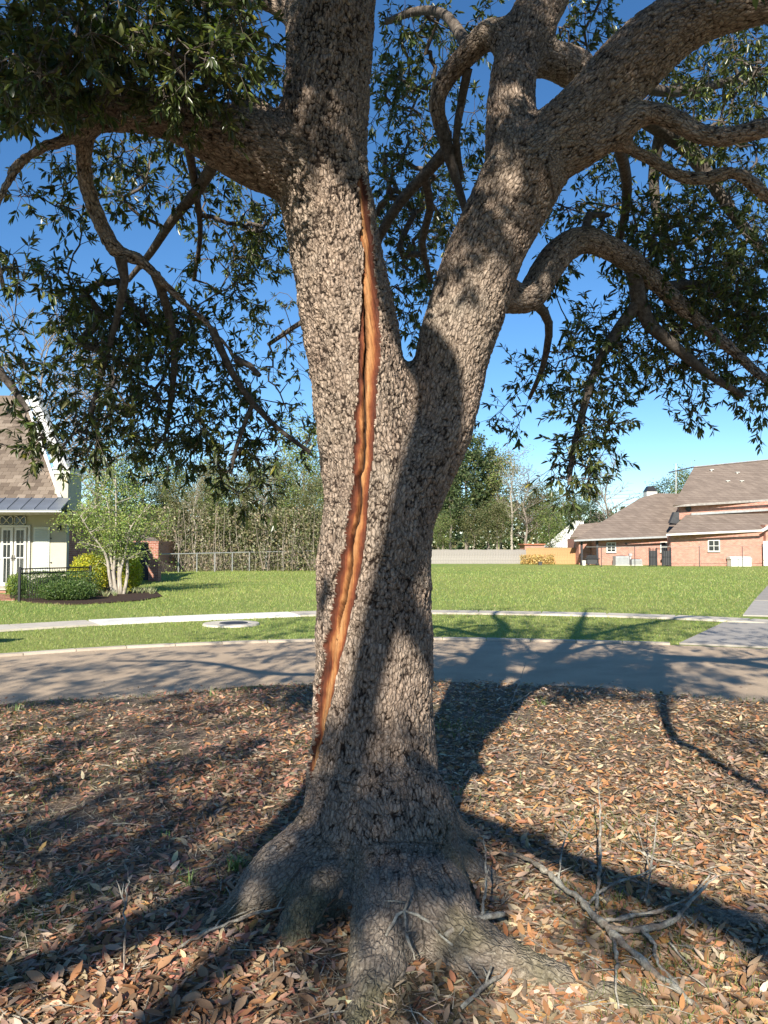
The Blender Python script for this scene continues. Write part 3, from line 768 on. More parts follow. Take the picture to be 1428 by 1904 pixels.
b2, c2 = bark(0.025, 3.3, 20, live & (lowt > 0) & (lf < 1) & (foot < 1), 0.4)
b3, c3 = bark(0.020, 2.6, 30, live & (lf > 0))
b4, c4 = bark(0.012, 1.4, 40, live & (foot > 0))
vis_e = sstep(0.34, 0.60, fbm(BC * np.array([30, 30, 22]), 7, 2))     # some joints between plates are grown shut
pit = sstep(0.60, 0.74, fbm(BC * np.array([80, 80, 46]), 8, 2))
def hgt(b, c_, w, k=0.5): return (1 - (1 - sstep(0.0, w, b)) * (k + (1 - k) * vis_e)) * (0.70 + 0.30 * c_)
h = hgt(b1, c1, 0.26) * (1 - lowt) + hgt(b2, c2, 0.22, 0.55) * lowt
cell = c1 * (1 - lowt) + c2 * lowt
h = h * (1 - lf) + (0.22 + 0.72 * hgt(b3, c3, 0.28)) * lf; cell = cell * (1 - lf) + c3 * lf
h = h * (1 - foot) + (0.34 + 0.6 * hgt(b4, c4, 0.4)) * foot; cell = cell * (1 - foot) + c4 * foot
ridge = fbm(BC * np.array([26, 26, 4.5]), 61, 2)
h = np.clip(h * (0.66 + 0.6 * ridge) * (1 - 0.7 * pit * (1 - 0.6 * foot) * (1 - 0.8 * lowt)), 0, 1.2)
amp = np.clip(0.017 * np.sqrt(rad / 0.29), 0.003, 0.016) * (1 - 0.3 * foot)
lump = (fbm(V * 3.2, 71, 3) - 0.5) * 0.05 * np.clip(rad / 0.25, 0.1, 1) + (fbm(V * 9, 81, 2) - 0.5) * 0.014 * np.clip(rad / 0.2, 0.2, 1)
lump = lump + foot * ((fbm(V * 24, 83, 3) - 0.5) * 0.030 + (fbm(V * np.array([7, 7, 7]), 84, 2) - 0.5) * 0.05)
disp = (h - 0.55) * amp + lump
# the torn strip
WPY = np.array([318, 340, 400, 470, 540, 600, 680, 760, 830, 920, 1000, 1060, 1110, 1160, 1220, 1280, 1350, 1410, 1450])
WPX = np.array([670, 673, 680, 684, 685, 688, 685, 679, 677, 668, 661, 650, 641, 630, 617, 606, 592, 582, 578])
WW = np.array([0.1, 7, 9, 11, 14, 17, 20, 19, 17, 17, 18, 19, 18, 17, 15, 13, 11, 8, 0.1])
px, py, dp = proj(V)
front = (Nn[:, 1] < 0.35) & (LI == 0)
jit = (fbm(BC * np.array([14, 14, 13]), 91, 2) - 0.5) * 18 + (vnoise(BC * np.array([50, 50, 40]), 93) - 0.5) * 6 + (fbm(BC * np.array([5, 5, 5]), 92, 2) - 0.5) * 16
cx = np.interp(py, WPY, WPX, left=-999, right=-999); ww = np.interp(py, WPY, WW, left=0, right=0)
dx = px - cx
wx = np.abs(dx + 0.3 * jit) / np.maximum(ww + 0.55 * jit * (ww > 4), 0.5)
wound = front & (ww > 0.3) & (wx < 1.0)
ckx = -0.25 * ww + (fbm(np.stack([py * 0.02, py * 0, py * 0], 1), 95, 3) - 0.5) * 14
ckw = np.clip(np.interp(py, [500, 560, 700, 950, 1130, 1200], [0, 3.2, 3.0, 3.2, 3.0, 0]), 0, 9)
crack = np.where(wound, sstep(1.0, 0.25, np.abs(dx - ckx) / np.maximum(ckw * 1.7, 0.05)), 0.0) * (ckw > 0.2)
fibre = fbm(BC * np.array([140, 140, 6]), 97, 2)
wd = -0.020 + 0.010 * fibre + lump + 0.008 * (fbm(BC * np.array([60, 60, 3]), 98, 2) - 0.5)
wb = np.where(front & (ww > 0.3), sstep(1.18, 0.86, wx), 0.0)
disp = disp * (1 - wb) + wd * wb
rim = front & (ww > 0.3) & (wx >= 1.0) & (wx < 1.35)
disp = np.where(rim, disp + 0.006, disp)
disp = disp - 0.040 * crack
V2 = V + Nn * disp[:, None]
moss = np.clip(sstep(0.55, 0.12, z) * (fbm(V * 3.5, 99, 3) - 0.44) * 3.0, 0, 0.6) + np.clip(sstep(0.3, 0.9, Nn[:, 2]) * (fbm(V * 5, 101, 2) - 0.5) * 2.0, 0, 0.5) * (limbf > 0.2)
moss = np.clip(moss, 0, 0.9)
# faces kept: above ground only
fz = z[Fq].max(1)
keep = fz > -0.03
wf = wound[Fq].sum(1) >= 2
oak = thing('oak_tree', 'big spreading oak with a long orange torn strip down its forked trunk', 'tree', (0, 3.8, 0))
def sub(name, mask, mat):
    ids = np.unique(Fq[mask]); re = np.full(nv, -1, np.int64); re[ids] = np.arange(len(ids))
    me_v = V2[ids]
    o = npmesh(name, me_v, re[Fq[mask]], mat, oak, smooth=True)
    for nm, dat in (('cav', h), ('cell', cell), ('moss', moss), ('foot', foot), ('wx', wx), ('crackdark', crack.astype(float))):
        a = o.data.attributes.new(nm, 'FLOAT', 'POINT'); a.data.foreach_set('value', dat[ids].astype(np.float32))
    a = o.data.attributes.new('barkco', 'FLOAT_VECTOR', 'POINT'); a.data.foreach_set('vector', BC[ids].astype(np.float32).ravel())
    return o
trunk = sub('trunk', keep & ~wf, 'oak_bark')
tag(sub('torn_wood', keep & wf, 'torn_wood'), 'long strip of orange and red wood where the bark has split away')

# ---------------------------------------------------------------- branches and twigs: one skeleton grown from limbs to foliage
L3 = np.array(LD); TANE = math.tan(SUN_EL)
nodes = []; parent = []; fixr = []
def addchain(pts, rad, par=-1, step=0.10, bark_on=True):
    p, r = catmull(pts, rad, step); last = par
    for a, b in zip(p, r):
        nodes.append(a); parent.append(last); fixr.append(b if bark_on else -b); last = len(nodes) - 1
    return last
for nm, (pts, rad) in BODY.items():
    if nm.startswith('root') : continue
    p, r = catmull(pts, rad, 0.12)
    st = 0
    if nm == 'stem': st = next(i for i in range(len(p)) if p[i][2] > 4.4)
    if nm == 'right_limb': continue
    if nm in ('right_diagonal', 'left_limb', 'middle_upright'): st = min(3, len(p) - 2)
    last = -1
    for a, b in list(zip(p, r))[st:]:
        nodes.append(a); parent.append(last); fixr.append(-b); last = len(nodes) - 1   # negative: already in the trunk mesh
def tr(*q): addchain(*chain(*q))
# thinner branches traced from the photograph
tr((820, 235, 4.35, 14), (838, 300, 4.42, 11), (850, 340, 4.46, 8), (866, 395, 4.5, 7))
tr((838, 270, 4.4, 13), (790, 325, 4.5, 11), (745, 375, 4.62, 10), (705, 440, 4.75, 9), (690, 500, 4.9, 7))
tr((870, 130, 4.2, 9), (858, 190, 4.3, 8), (848, 260, 4.35, 7), (858, 330, 4.5, 6))
tr((790, 330, 4.5, 8), (800, 390, 4.7, 8), (785, 450, 4.9, 7), (800, 520, 5.1, 5))
tr((400, 300, 3.8, 12), (370, 350, 4.1, 11), (320, 410, 4.4, 9), (280, 470, 4.7, 7), (240, 520, 5.0, 5))
tr((350, 270, 3.75, 9), (365, 360, 4.2, 7), (372, 440, 4.6, 5), (360, 520, 4.9, 4))
tr((290, 512, 3.8, 10), (310, 570, 3.95, 8), (325, 650, 4.1, 7), (320, 730, 4.2, 6), (310, 800, 4.3, 4))
tr((395, 612, 3.96, 8), (430, 690, 4.05, 7), (470, 750, 4.15, 6), (520, 800, 4.25, 5), (575, 840, 4.3, 4))
tr((440, 668, 4.02, 7), (465, 680, 4.0, 6), (482, 697, 3.98, 5))
tr((470, 750, 4.15, 5), (440, 830, 4.2, 4), (430, 880, 4.2, 3))
tr((225, 480, 3.72, 12), (232, 520, 3.78, 8), (215, 600, 3.9, 7), (190, 690, 4.0, 6), (170, 770, 4.1, 4))
tr((-30, 430, 3.36, 8), (-25, 560, 3.4, 8), (-10, 670, 3.45, 8), (30, 730, 3.5, 7), (52, 762, 3.5, 5))
tr((-30, 430, 3.36, 8), (-10, 470, 3.4, 6), (8, 540, 3.45, 4))
tr((1180, 490, 4.3, 16), (1188, 560, 4.36, 15), (1205, 600, 4.4, 13), (1250, 640, 4.45, 11), (1310, 690, 4.5, 9), (1380, 735, 4.55, 6))
tr((1188, 560, 4.36, 12), (1150, 610, 4.4, 10), (1110, 680, 4.45, 8), (1085, 760, 4.5, 7), (1065, 840, 4.52, 6), (1058, 900, 4.52, 4))
tr((1230, 535, 4.34, 11), (1290, 530, 4.5, 9), (1360, 560, 4.6, 7), (1430, 600, 4.7, 5))
tr((1090, 445, 4.22, 11), (1095, 400, 4.3, 7), (1130, 400, 4.35, 5))
tr((1150, 265, 3.75, 12), (1165, 340, 4.2, 10), (1160, 410, 4.6, 8), (1140, 470, 4.9, 7))
tr((1160, 190, 4.8, 22), (1230, 240, 5.1, 17), (1290, 290, 5.3, 14), (1350, 380, 5.4, 11), (1420, 470, 5.5, 9))
tr((1230, 240, 5.1, 12), (1215, 330, 5.3, 10), (1230, 430, 5.4, 8), (1260, 500, 5.5, 6))
tr((1160, 150, 4.8, 12), (1240, 170, 5.2, 10), (1320, 160, 5.5, 9), (1428, 130, 5.8, 7))
tr((875, 95, 4.15, 14), (830, 30, 4.5, 9), (780, 20, 4.8, 8), (720, 40, 5.1, 6))
tr((985, 552, 4.05, 12), (1020, 600, 4.3, 8), (1010, 680, 4.5, 6), (985, 740, 4.7, 4))
tr((260, 205, 3.55, 12), (230, 120, 3.4, 10), (180, 50, 3.3, 8), (140, -30, 3.2, 8))
tr((340, 222, 3.6, 12), (350, 130, 3.5, 9), (330, 40, 3.4, 7), (350, -30, 3.3, 6))
tr((80, 190, 3.45, 12), (60, 110, 3.3, 8), (30, 30, 3.2, 7))
tr((500, 8, 3.82, 10), (400, 5, 3.7, 9), (330, 0, 3.6, 8))
tr((690, 500, 4.9, 6), (640, 560, 5.6, 6), (560, 600, 6.0, 5), (500, 640, 6.2, 4))
# limbs of the crown above and behind the camera; their shadows cross trunk and ground
def cast(px, py, t, Yt=None, zt=0.0):
    b = P(px, py, Yt) if Yt else G(px, py, zt)
    return b - LD * t
top = Vector((-0.25, 3.85, 4.9)); top2 = Vector((1.2, 4.1, 5.6)); topd = Vector((2.2, 3.45, 4.6)); topl = Vector((-1.9, 3.35, 3.95))
band = [cast(812, 700, 5.6, 3.7), cast(812, 790, 6.2, 3.65), cast(778, 900, 6.8, 3.55), cast(748, 1000, 7.5, 3.5), cast(695, 1190, 8.2, 3.5), cast(648, 1400, 9.0, 3.5), cast(585, 1600, 9.7, 3.5), cast(520, 1745, 10.2), cast(420, 1820, 10.8), cast(330, 1904, 11.4), cast(250, 2000, 12.0)]
addchain([top, cast(732, 300, 3.8, 3.75), cast(736, 450, 4.4, 3.75), cast(750, 590, 5.0, 3.75)] + band, [0.15, 0.12, 0.10, 0.10, 0.125, 0.125, 0.11, 0.10, 0.088, 0.085, 0.085, 0.085, 0.08, 0.08, 0.07], bark_on=True)
fork = cast(730, 1090, 7.8, 3.5)
addchain([fork, cast(770, 1150, 8.0, 3.5), cast(812, 1225, 8.3, 3.52)], [0.085, 0.075, 0.06])
bandr = [cast(1000, 1590, 7.6), cast(1150, 1650, 8.2), cast(1300, 1700, 8.8), cast(1428, 1765, 9.4), cast(1600, 1840, 10.0)]
addchain([topd, Vector((3.2, 2.0, 4.9)), Vector((3.4, -1.0, 5.2)), Vector((2.6, -4.0, 5.2))] + bandr[::-1] + [cast(840, 1520, 7.0)], [0.14, 0.13, 0.12, 0.11, 0.10, 0.095, 0.09, 0.08, 0.07, 0.05])
bandl = [cast(500, 1640, 7.2), cast(380, 1700, 7.8), cast(220, 1770, 8.4), cast(60, 1820, 9.0), cast(-120, 1880, 9.6)]
addchain([topl, Vector((-2.2, 1.6, 4.3)), Vector((-2.0, 0.0, 4.5))] + bandl, [0.14, 0.13, 0.12, 0.11, 0.10, 0.09, 0.08, 0.07])
addchain([cast(1428, 1490, 8.0), cast(1300, 1410, 7.5), cast(1235, 1355, 7.2), topd], [0.04, 0.05, 0.055, 0.09])
# upper crown: left stem up, middle upright up, and arms out over the road
addchain([P(622, -220, 3.85), Vector((-0.3, 3.9, 5.6)), Vector((-0.2, 4.3, 6.6)), Vector((-0.5, 4.8, 7.6)), Vector((-0.4, 5.0, 8.4))], [0.18, 0.15, 0.12, 0.08, 0.04])
addchain([Vector((-0.3, 3.9, 5.6)), Vector((-1.4, 4.6, 6.3)), Vector((-2.8, 5.6, 6.7)), Vector((-4.2, 6.4, 6.6))], [0.12, 0.10, 0.07, 0.04])
addchain([P(1050, -120, 4.08), Vector((1.2, 4.3, 5.3)), Vector((1.5, 5.0, 6.3)), Vector((1.9, 5.9, 7.2)), Vector((2.1, 6.4, 8.0))], [0.12, 0.11, 0.09, 0.06, 0.03])
addchain([Vector((1.2, 4.3, 5.3)), Vector((2.6, 5.3, 6.0)), Vector((4.1, 6.4, 6.3)), Vector((5.5, 7.3, 6.2))], [0.09, 0.08, 0.06, 0.03])
addchain([P(1680, -60, 3.45), Vector((3.6, 3.3, 4.5)), Vector((4.8, 3.6, 4.8)), Vector((6.0, 3.8, 4.7))], [0.07, 0.065, 0.05, 0.03])
addchain([P(-160, 150, 3.35), Vector((-3.0, 3.5, 3.7)), Vector((-4.2, 3.9, 4.0)), Vector((-5.4, 4.2, 3.9))], [0.06, 0.055, 0.04, 0.03])
addchain([Vector((-0.2, 4.3, 6.6)), Vector((-1.0, 3.2, 7.3)), Vector((-2.0, 1.4, 7.6)), Vector((-3.0, -0.5, 7.4))], [0.09, 0.08, 0.06, 0.03])

# ---- foliage anchors: (cx, cy, rx, ry, depth0, depth1, count)
REG = [
 (110, 60, 150, 90, 2.7, 3.5, 75), (300, 70, 170, 90, 2.9, 3.7, 75), (420, 60, 80, 90, 3.2, 4.0, 22), (200, 150, 220, 60, 3.0, 3.5, 55), (40, 150, 70, 60, 2.7, 3.4, 22),
 (340, 190, 90, 50, 3.2, 3.6, 14), (450, 150, 60, 60, 3.5, 4.0, 9), (95, 330, 70, 60, 3.6, 4.4, 9), (130, 400, 50, 60, 3.8, 4.6, 6),
 (300, 320, 110, 90, 4.0, 5.4, 34), (430, 400, 90, 90, 4.2, 5.6, 38), (470, 490, 60, 70, 4.6, 5.8, 20), (390, 540, 90, 60, 4.2, 5.4, 16), (230, 330, 60, 70, 3.8, 4.6, 10),
 (20, 500, 30, 45, 3.3, 3.8, 6), (20, 640, 40, 70, 3.4, 3.9, 8), (180, 560, 90, 40, 3.8, 4.5, 22), (110, 520, 40, 30, 3.8, 4.3, 5),
 (240, 620, 130, 70, 3.8, 4.8, 52), (330, 660, 120, 90, 4.0, 4.9, 56), (160, 720, 100, 80, 3.8, 4.7, 38), (250, 780, 130, 70, 3.9, 4.8, 50), (130, 830, 70, 40, 3.9, 4.5, 16), (320, 840, 60, 50, 4.0, 4.6, 14),
 (460, 790, 90, 60, 4.1, 4.6, 18), (440, 870, 60, 40, 4.1, 4.5, 11), (480, 920, 40, 25, 4.2, 4.5, 5), (530, 830, 60, 40, 4.3, 4.7, 7), (60, 790, 30, 30, 3.6, 4.0, 4),
 (520, 620, 70, 90, 5.6, 6.8, 15), (560, 740, 40, 60, 5.6, 6.6, 6), (480, 700, 60, 60, 5.0, 6.2, 10),
 (760, 90, 80, 90, 4.8, 6.5, 46), (740, 260, 60, 120, 4.8, 6.6, 46), (730, 420, 50, 90, 5.0, 6.6, 36), (800, 430, 60, 110, 5.0, 6.6, 40), (770, 560, 60, 70, 5.2, 6.6, 28), (860, 230, 40, 90, 4.8, 6.2, 13), (830, 360, 40, 80, 4.8, 6.2, 14), (860, 50, 60, 50, 4.8, 6.2, 14), (500, 130, 30, 60, 4.5, 5.5, 5),
 (1090, 60, 70, 70, 4.8, 6.2, 26), (1180, 240, 60, 60, 5.0, 6.4, 22), (1330, 160, 110, 90, 4.6, 6.4, 80), (1400, 90, 60, 60, 4.4, 6.0, 26), (1330, 300, 110, 60, 4.6, 6.2, 48),
 (1120, 340, 60, 60, 4.8, 6.2, 14), (1050, 420, 50, 50, 4.4, 5.6, 14), (1180, 430, 90, 70, 4.2, 5.4, 56), (1330, 440, 110, 80, 4.2, 5.8, 80), (1280, 540, 140, 70, 4.3, 5.6, 88), (1390, 560, 70, 80, 4.2, 5.4, 44), (1330, 640, 110, 60, 4.3, 5.2, 50), (1200, 630, 90, 60, 4.2, 5.0, 40), (1400, 700, 60, 50, 4.3, 5.0, 16),
 (1020, 520, 40, 40, 4.3, 5.0, 8), (1090, 640, 60, 60, 4.2, 4.9, 18), (1110, 740, 55, 60, 4.3, 4.8, 22), (1090, 820, 55, 50, 4.35, 4.75, 22), (1060, 890, 45, 40, 4.4, 4.7, 15), (1240, 730, 60, 40, 4.4, 5.0, 10), (1000, 690, 60, 50, 4.5, 5.6, 9), (960, 780, 50, 30, 4.8, 5.6, 4), (1290, 770, 15, 25, 4.6, 4.9, 2), (1420, 780, 20, 30, 4.5, 4.9, 2),
]
anch = []; asz = []
for cx_, cy_, rx_, ry_, y0, y1, cnt in REG:
    for k in range(cnt):
        a = random.random() * 6.283; q_ = math.sqrt(random.random())
        anch.append(P(cx_ + rx_ * q_ * math.cos(a), cy_ + ry_ * q_ * math.sin(a), random.uniform(y0, y1))); asz.append(1.0)
n_view = len(anch)
# crown out of the frame
lit = [[(470, 300), (760, 300), (770, 640), (690, 1120), (640, 1300), (560, 1300), (560, 700)], [(700, 1150), (830, 1150), (830, 1400), (690, 1400)], [(800, 440), (1000, 440), (960, 800), (790, 800)]]
def shades_lit(p):
    if p[1] > 3.3: return False
    t_ = (3.6 - p[1]) / L3[1]; h_ = p + L3 * t_
    a, b, _ = proj(h_[None]); return any(inpoly(a, b, q)[0] for q in lit)
SUNNY = [[(860, 1320), (1300, 1310), (1428, 1420), (1428, 1640), (1150, 1600), (850, 1480)], [(960, 1700), (1428, 1780), (1428, 1904), (1100, 1904)], [(250, 1700), (520, 1760), (450, 1904), (120, 1904)], [(0, 1230), (600, 1200), (600, 1212), (0, 1242)]]
def ground_hit(p):
    t_ = p[2] / -L3[2]; g = p + L3 * t_; a, b, d_ = proj(g[None]); return a[0], b[0], d_[0]
cnt = 0
while cnt < 560:
    u = rdir(1)[0]; r_ = random.random() ** 0.4
    p = np.array([0.1, 4.2, 5.6]) + u * r_ * np.array([6.2, 6.4, 3.1])
    if p[2] < 3.9: continue
    a, b, d_ = proj(p[None])
    if d_[0] > 0 and -60 < a[0] < 1490 and b[0] > -70: continue
    if d_[0] > 0 and b[0] > -70 and abs(p[0]) < 2.0: continue
    if shades_lit(p) : continue
    ga, gb, gd = ground_hit(p)
    if gd > 0.5 and any(inpoly(np.array([ga]), np.array([gb]), q)[0] for q in SUNNY) and random.random() < 0.85: continue
    anch.append(Vector(p)); asz.append(1.0); cnt += 1
SHADE = [([(0, 1320), (560, 1300), (560, 1640), (0, 1640)], 170), ([(0, 1640), (400, 1600), (250, 1720), (0, 1760)], 14), ([(830, 1530), (1050, 1600), (950, 1680), (840, 1640)], 14), ([(1000, 1640), (1428, 1700), (1428, 1780), (1000, 1700)], 10), ([(500, 1680), (900, 1680), (900, 1904), (400, 1904)], 14), ([(1200, 1320), (1428, 1340), (1428, 1420)], 8), ([(0, 1225), (590, 1203), (590, 1300), (0, 1320)], 220), ([(810, 1200), (1428, 1218), (1428, 1310), (810, 1290)], 220), ([(810, 1148), (1200, 1162), (1160, 1195), (810, 1190)], 135), ([(490, 1160), (590, 1150), (590, 1190), (480, 1190)], 16)]
for poly, cn in SHADE:
    xs_ = [q[0] for q in poly]; ys_ = [q[1] for q in poly]; k = 0
    while k < cn:
        a, b = random.uniform(min(xs_), max(xs_)), random.uniform(min(ys_), max(ys_))
        if not inpoly(np.array([a]), np.array([b]), poly)[0]: continue
        p = cast(a, b, random.uniform(8.5, 13.0) if b > 1330 else random.uniform(10.2, 15.5)); pn = np.array(p)
        aa, bb, dd_ = proj(pn[None])
        if p.z < 3.4 or (dd_[0] > 0 and bb[0] > -60) or shades_lit(pn): k += 0.2; continue
        anch.append(p); asz.append(1.0); k += 1
for k in range(75):       # clumps whose shade dapples the foot of the trunk
    p = cast(random.uniform(560, 840), random.uniform(1400, 1720), random.uniform(8.0, 13.0), 3.55); pn = np.array(p)
    aa, bb, dd_ = proj(pn[None])
    if (dd_[0] > 0 and bb[0] > -60) or shades_lit(pn) or p.z < 3.4: continue
    anch.append(p); asz.append(1.0)
# crown above that keeps the limbs themselves in shade
LIMBSHADE = [((1000, 1428), lambda x: 265 - (x - 1000) * 0.62, 55, 3.75, 75, 2.5, 9), ((905, 1060), lambda x: 130 - (x - 905) * 0.3, 120, 3.95, 34, 2.5, 9), ((0, 500), lambda x: 195 + x * 0.12, 60, 3.6, 55, 1.6, 8),
             ((520, 700), lambda x: 140, 150, 3.6, 40, 2.2, 8), ((150, 460), lambda x: 290 + (x - 150) * 1.3, 60, 3.8, 60, 2.0, 8), ((960, 1428), lambda x: 500 + (x - 1100) * 0.5, 70, 4.3, 60, 3.2, 9), ((820, 1010), lambda x: 520 - (x - 820) * 0.9, 40, 3.8, 12, 4, 9), ((1050, 1428), lambda x: 270, 50, 3.65, 18, 2.5, 8), ((800, 900), lambda x: 200, 120, 4.3, 20, 3.5, 8), ((690, 860), lambda x: 400, 90, 4.7, 16, 4.5, 9), ((60, 460), lambda x: 680, 160, 4.2, 60, 3.6, 9), ((1020, 1400), lambda x: 620, 220, 4.5, 60, 3.8, 9)]
for (xa_, xb_), fy_, jy_, Yt_, cn, t0_, t1_ in LIMBSHADE:
    for k in range(cn):
        x_ = random.uniform(xa_, xb_); p = cast(x_, fy_(x_) + random.uniform(-jy_, jy_), random.uniform(t0_, t1_), Yt_); pn = np.array(p)
        aa, bb, dd_ = proj(pn[None])
        if 925 < x_ < 1075 and abs(fy_(x_) - 300) < 120: continue
        if (dd_[0] > 0 and bb[0] > -50 and -50 < aa[0] < 1480) or shades_lit(pn): continue
        anch.append(p); asz.append(1.0)
A = np.array([list(a) for a in anch])
# grow: nearest first
cap = len(nodes) + 60000
NP_ = np.zeros((cap, 3)); NP_[:len(nodes)] = np.array(nodes); cnt_n = len(nodes)
best = np.full(len(A), 1e9); bi = np.zeros(len(A), int)
for i in range(0, len(A), 200):
    d = np.linalg.norm(A[i:i + 200, None] - NP_[None, :cnt_n], axis=2); bi[i:i + 200] = d.argmin(1); best[i:i + 200] = d.min(1)
done = np.zeros(len(A), bool); tipnode = np.zeros(len(A), int)
for _ in range(len(A)):
    j = int(np.where(done, 1e9, best).argmin()); done[j] = True
    s_ = NP_[bi[j]]; e = A[j]; L_ = np.linalg.norm(e - s_)
    k = max(2, int(L_ / 0.085)); last = bi[j]
    side = np.cross(e - s_, rdir(1)[0]); side = side / (np.linalg.norm(side) + 1e-9)
    start = cnt_n
    wob = random.uniform(-0.16, 0.16) * L_
    for q_ in range(1, k + 1):
        t_ = q_ / k
        p = s_ + (e - s_) * t_ + side * wob * math.sin(math.pi * t_) + np.array([0, 0, 0.10 * L_ * math.sin(math.pi * t_)]) + rng.normal(size=3) * 0.010 * (q_ < k)
        NP_[cnt_n] = p; parent.append(int(last)); fixr.append(0.0); last = cnt_n; cnt_n += 1
    tipnode[j] = last
    new = NP_[start:cnt_n]
    d = np.linalg.norm(A[:, None] - new[None], axis=2) * 1.05
    m = d.min(1); up = (m < best) & ~done
    best[up] = m[up]; bi[up] = start + d.argmin(1)[up]
nodes = NP_[:cnt_n]; parent = np.array(parent); fixr = np.array(fixr)
# pipe model radii
load = np.zeros(cnt_n); np.add.at(load, tipnode, 1.0)
for i in range(cnt_n - 1, -1, -1):
    if parent[i] >= 0 and parent[i] < i: load[parent[i]] += load[i]
rr = np.where(fixr > 0, fixr, 0.0021 * np.maximum(load, 1) ** 0.46)
rr = np.where(fixr < 0, -fixr, rr)
# tubes edge by edge
e_c = np.array([i for i in range(cnt_n) if parent[i] >= 0 and not (fixr[i] < 0)])
e_p = parent[e_c]
rp = np.where(fixr[e_p] == 0, rr[e_p], np.minimum(np.abs(rr[e_p]), np.where(fixr[e_c] > 0, np.abs(rr[e_p]), rr[e_c] * 1.25)))
rc = rr[e_c]
def edge_tubes(a, b, ra, rb, sides):
    d = b - a; d = d / np.linalg.norm(d, axis=1, keepdims=True).clip(1e-9)
    ref = np.where(np.abs(d[:, 2:3]) < 0.85, np.array([[0, 0, 1.0]]), np.array([[1.0, 0, 0]]))
    s_ = np.cross(d, ref); s_ /= np.linalg.norm(s_, axis=1, keepdims=True); u = np.cross(d, s_)
    ang = np.arange(sides) * 2 * math.pi / sides
    ring = np.cos(ang)[None, :, None] * s_[:, None] + np.sin(ang)[None, :, None] * u[:, None]
    ext = d * np.minimum(rb, 0.02)[:, None] * 0.4
    V = np.concatenate([(a - ext)[:, None] + ring * ra[:, None, None], (b + ext)[:, None] + ring * rb[:, None, None]], 1).reshape(-1, 3)
    k = np.arange(sides); f = np.stack([k, (k + 1) % sides, (k + 1) % sides + sides, k + sides], 1)
    F = (np.arange(len(a)) * 2 * sides)[:, None, None] + f[None]
    return V, F.reshape(-1, 4)
Vs, Fs, o_ = [], [], 0
for lo, hi, sd in ((0.0, 0.006, 3), (0.006, 0.02, 5), (0.02, 9, 9)):
    m = (rc >= lo) & (rc < hi)
    if not m.any(): continue
    v_, f_ = edge_tubes(nodes[e_p[m]], nodes[e_c[m]], rp[m], rc[m], sd)
    Vs.append(v_); Fs.append(f_ + o_); o_ += len(v_)
tag(npmesh('branches', np.vstack(Vs), np.vstack(Fs), 'branch_bark', oak, smooth=True), kind='stuff')
# leaves in whorls on short twigs
lp, ld, ln_, lc, tw_a, tw_b, lbig = [], [], [], [], [], [], []
for j in range(len(A)):
    base = nodes[tipnode[j]]; inview = j < n_view
    dirp = base - nodes[parent[tipnode[j]]]; dirp = dirp / (np.linalg.norm(dirp) + 1e-9)
    light = random.random()
    for w in range(random.randint(3, 5) if inview else random.randint(4, 6)):
        td = dirp * 0.5 + rdir(1)[0] * 0.9 + np.array([0, 0, -0.15]); td /= np.linalg.norm(td)
        tl = random.uniform(0.06, 0.19) * (1 if inview else 1.35); tip = base + td * tl
        tw_a.append(base); tw_b.append(tip)
        for q_ in range(random.randint(8, 13) if inview else random.randint(6, 9)):
            f_ = random.uniform(0.3, 1.0) ** 0.6; lp.append(base + td * tl * f_)
            dv = td * (0.45 + 0.5 * f_) + rdir(1)[0] * 0.85 + np.array([0, 0, -0.22]); ld.append(dv)
            ln_.append(rdir(1)[0] * 0.7 + np.array([0, 0, 0.9]))
            lc.append(light); lbig.append(1.0 if inview else 1.9)  # leaves out of view are enlarged to cast denser shade
v_, f_ = edge_tubes(np.array(tw_a), np.array(tw_b), np.full(len(tw_a), 0.0020), np.full(len(tw_a), 0.0012), 3)
tag(npmesh('twigs', v_, f_, 'branch_bark', oak), kind='stuff')
lp = np.array(lp); ld = np.array(ld); ln_ = np.array(ln_); lc = np.array(lc); n = len(lp)
lL = (0.030 + 0.031 * rng.random(n)) * np.array(lbig); lW = lL * (0.26 + 0.10 * rng.random(n))
C = pick([(0.050, 0.068, 0.020), (0.070, 0.094, 0.028), (0.092, 0.118, 0.036), (0.135, 0.155, 0.052)], n, 0.18)
C = C * (0.75 + 0.5 * lc)[:, None]
yl = rng.random(n) < 0.03; C[yl] = pick([(0.32, 0.30, 0.06), (0.26, 0.28, 0.07)], yl.sum())
lx, ly, ldp = proj(lp)
vis = (lx > 0) & (lx < 1428) & (ly > 0) & (ly < 1000) & (ldp > 1)
own = np.argsort(-np.where(vis, lL / np.maximum(ldp, 0.5), -1))[:300]
rest = np.ones(n, bool); rest[own] = False
v_, f_, c_ = scatter(lp[rest], ld[rest], ln_[rest], lL[rest], lW[rest], C[rest], curl=rng.normal(size=rest.sum()) * 0.15 - 0.08)
tag(npmesh('foliage', v_, f_, 'oak_leaf', oak, colr=c_), kind='stuff')
OL = [leafmesh('leaf', 'single_oak_leaf', f, c0, w) for f, c0, w in ((0.3, -0.10, 0.40), (0.5, -0.22, 0.36), (0.2, 0.08, 0.44))]
for k, i in enumerate(own):
    o = child(oak, 'leaf', OL[k % 3], loc=(lp[i][0], lp[i][1] - 3.8, lp[i][2]))
    o.rotation_euler = basis(ld[i], ln_[i]).to_euler(); s_ = float(lL[i]); o.scale = (s_, s_, s_)
print('leaves', n, 'nodes', cnt_n, 'anchors', len(A))
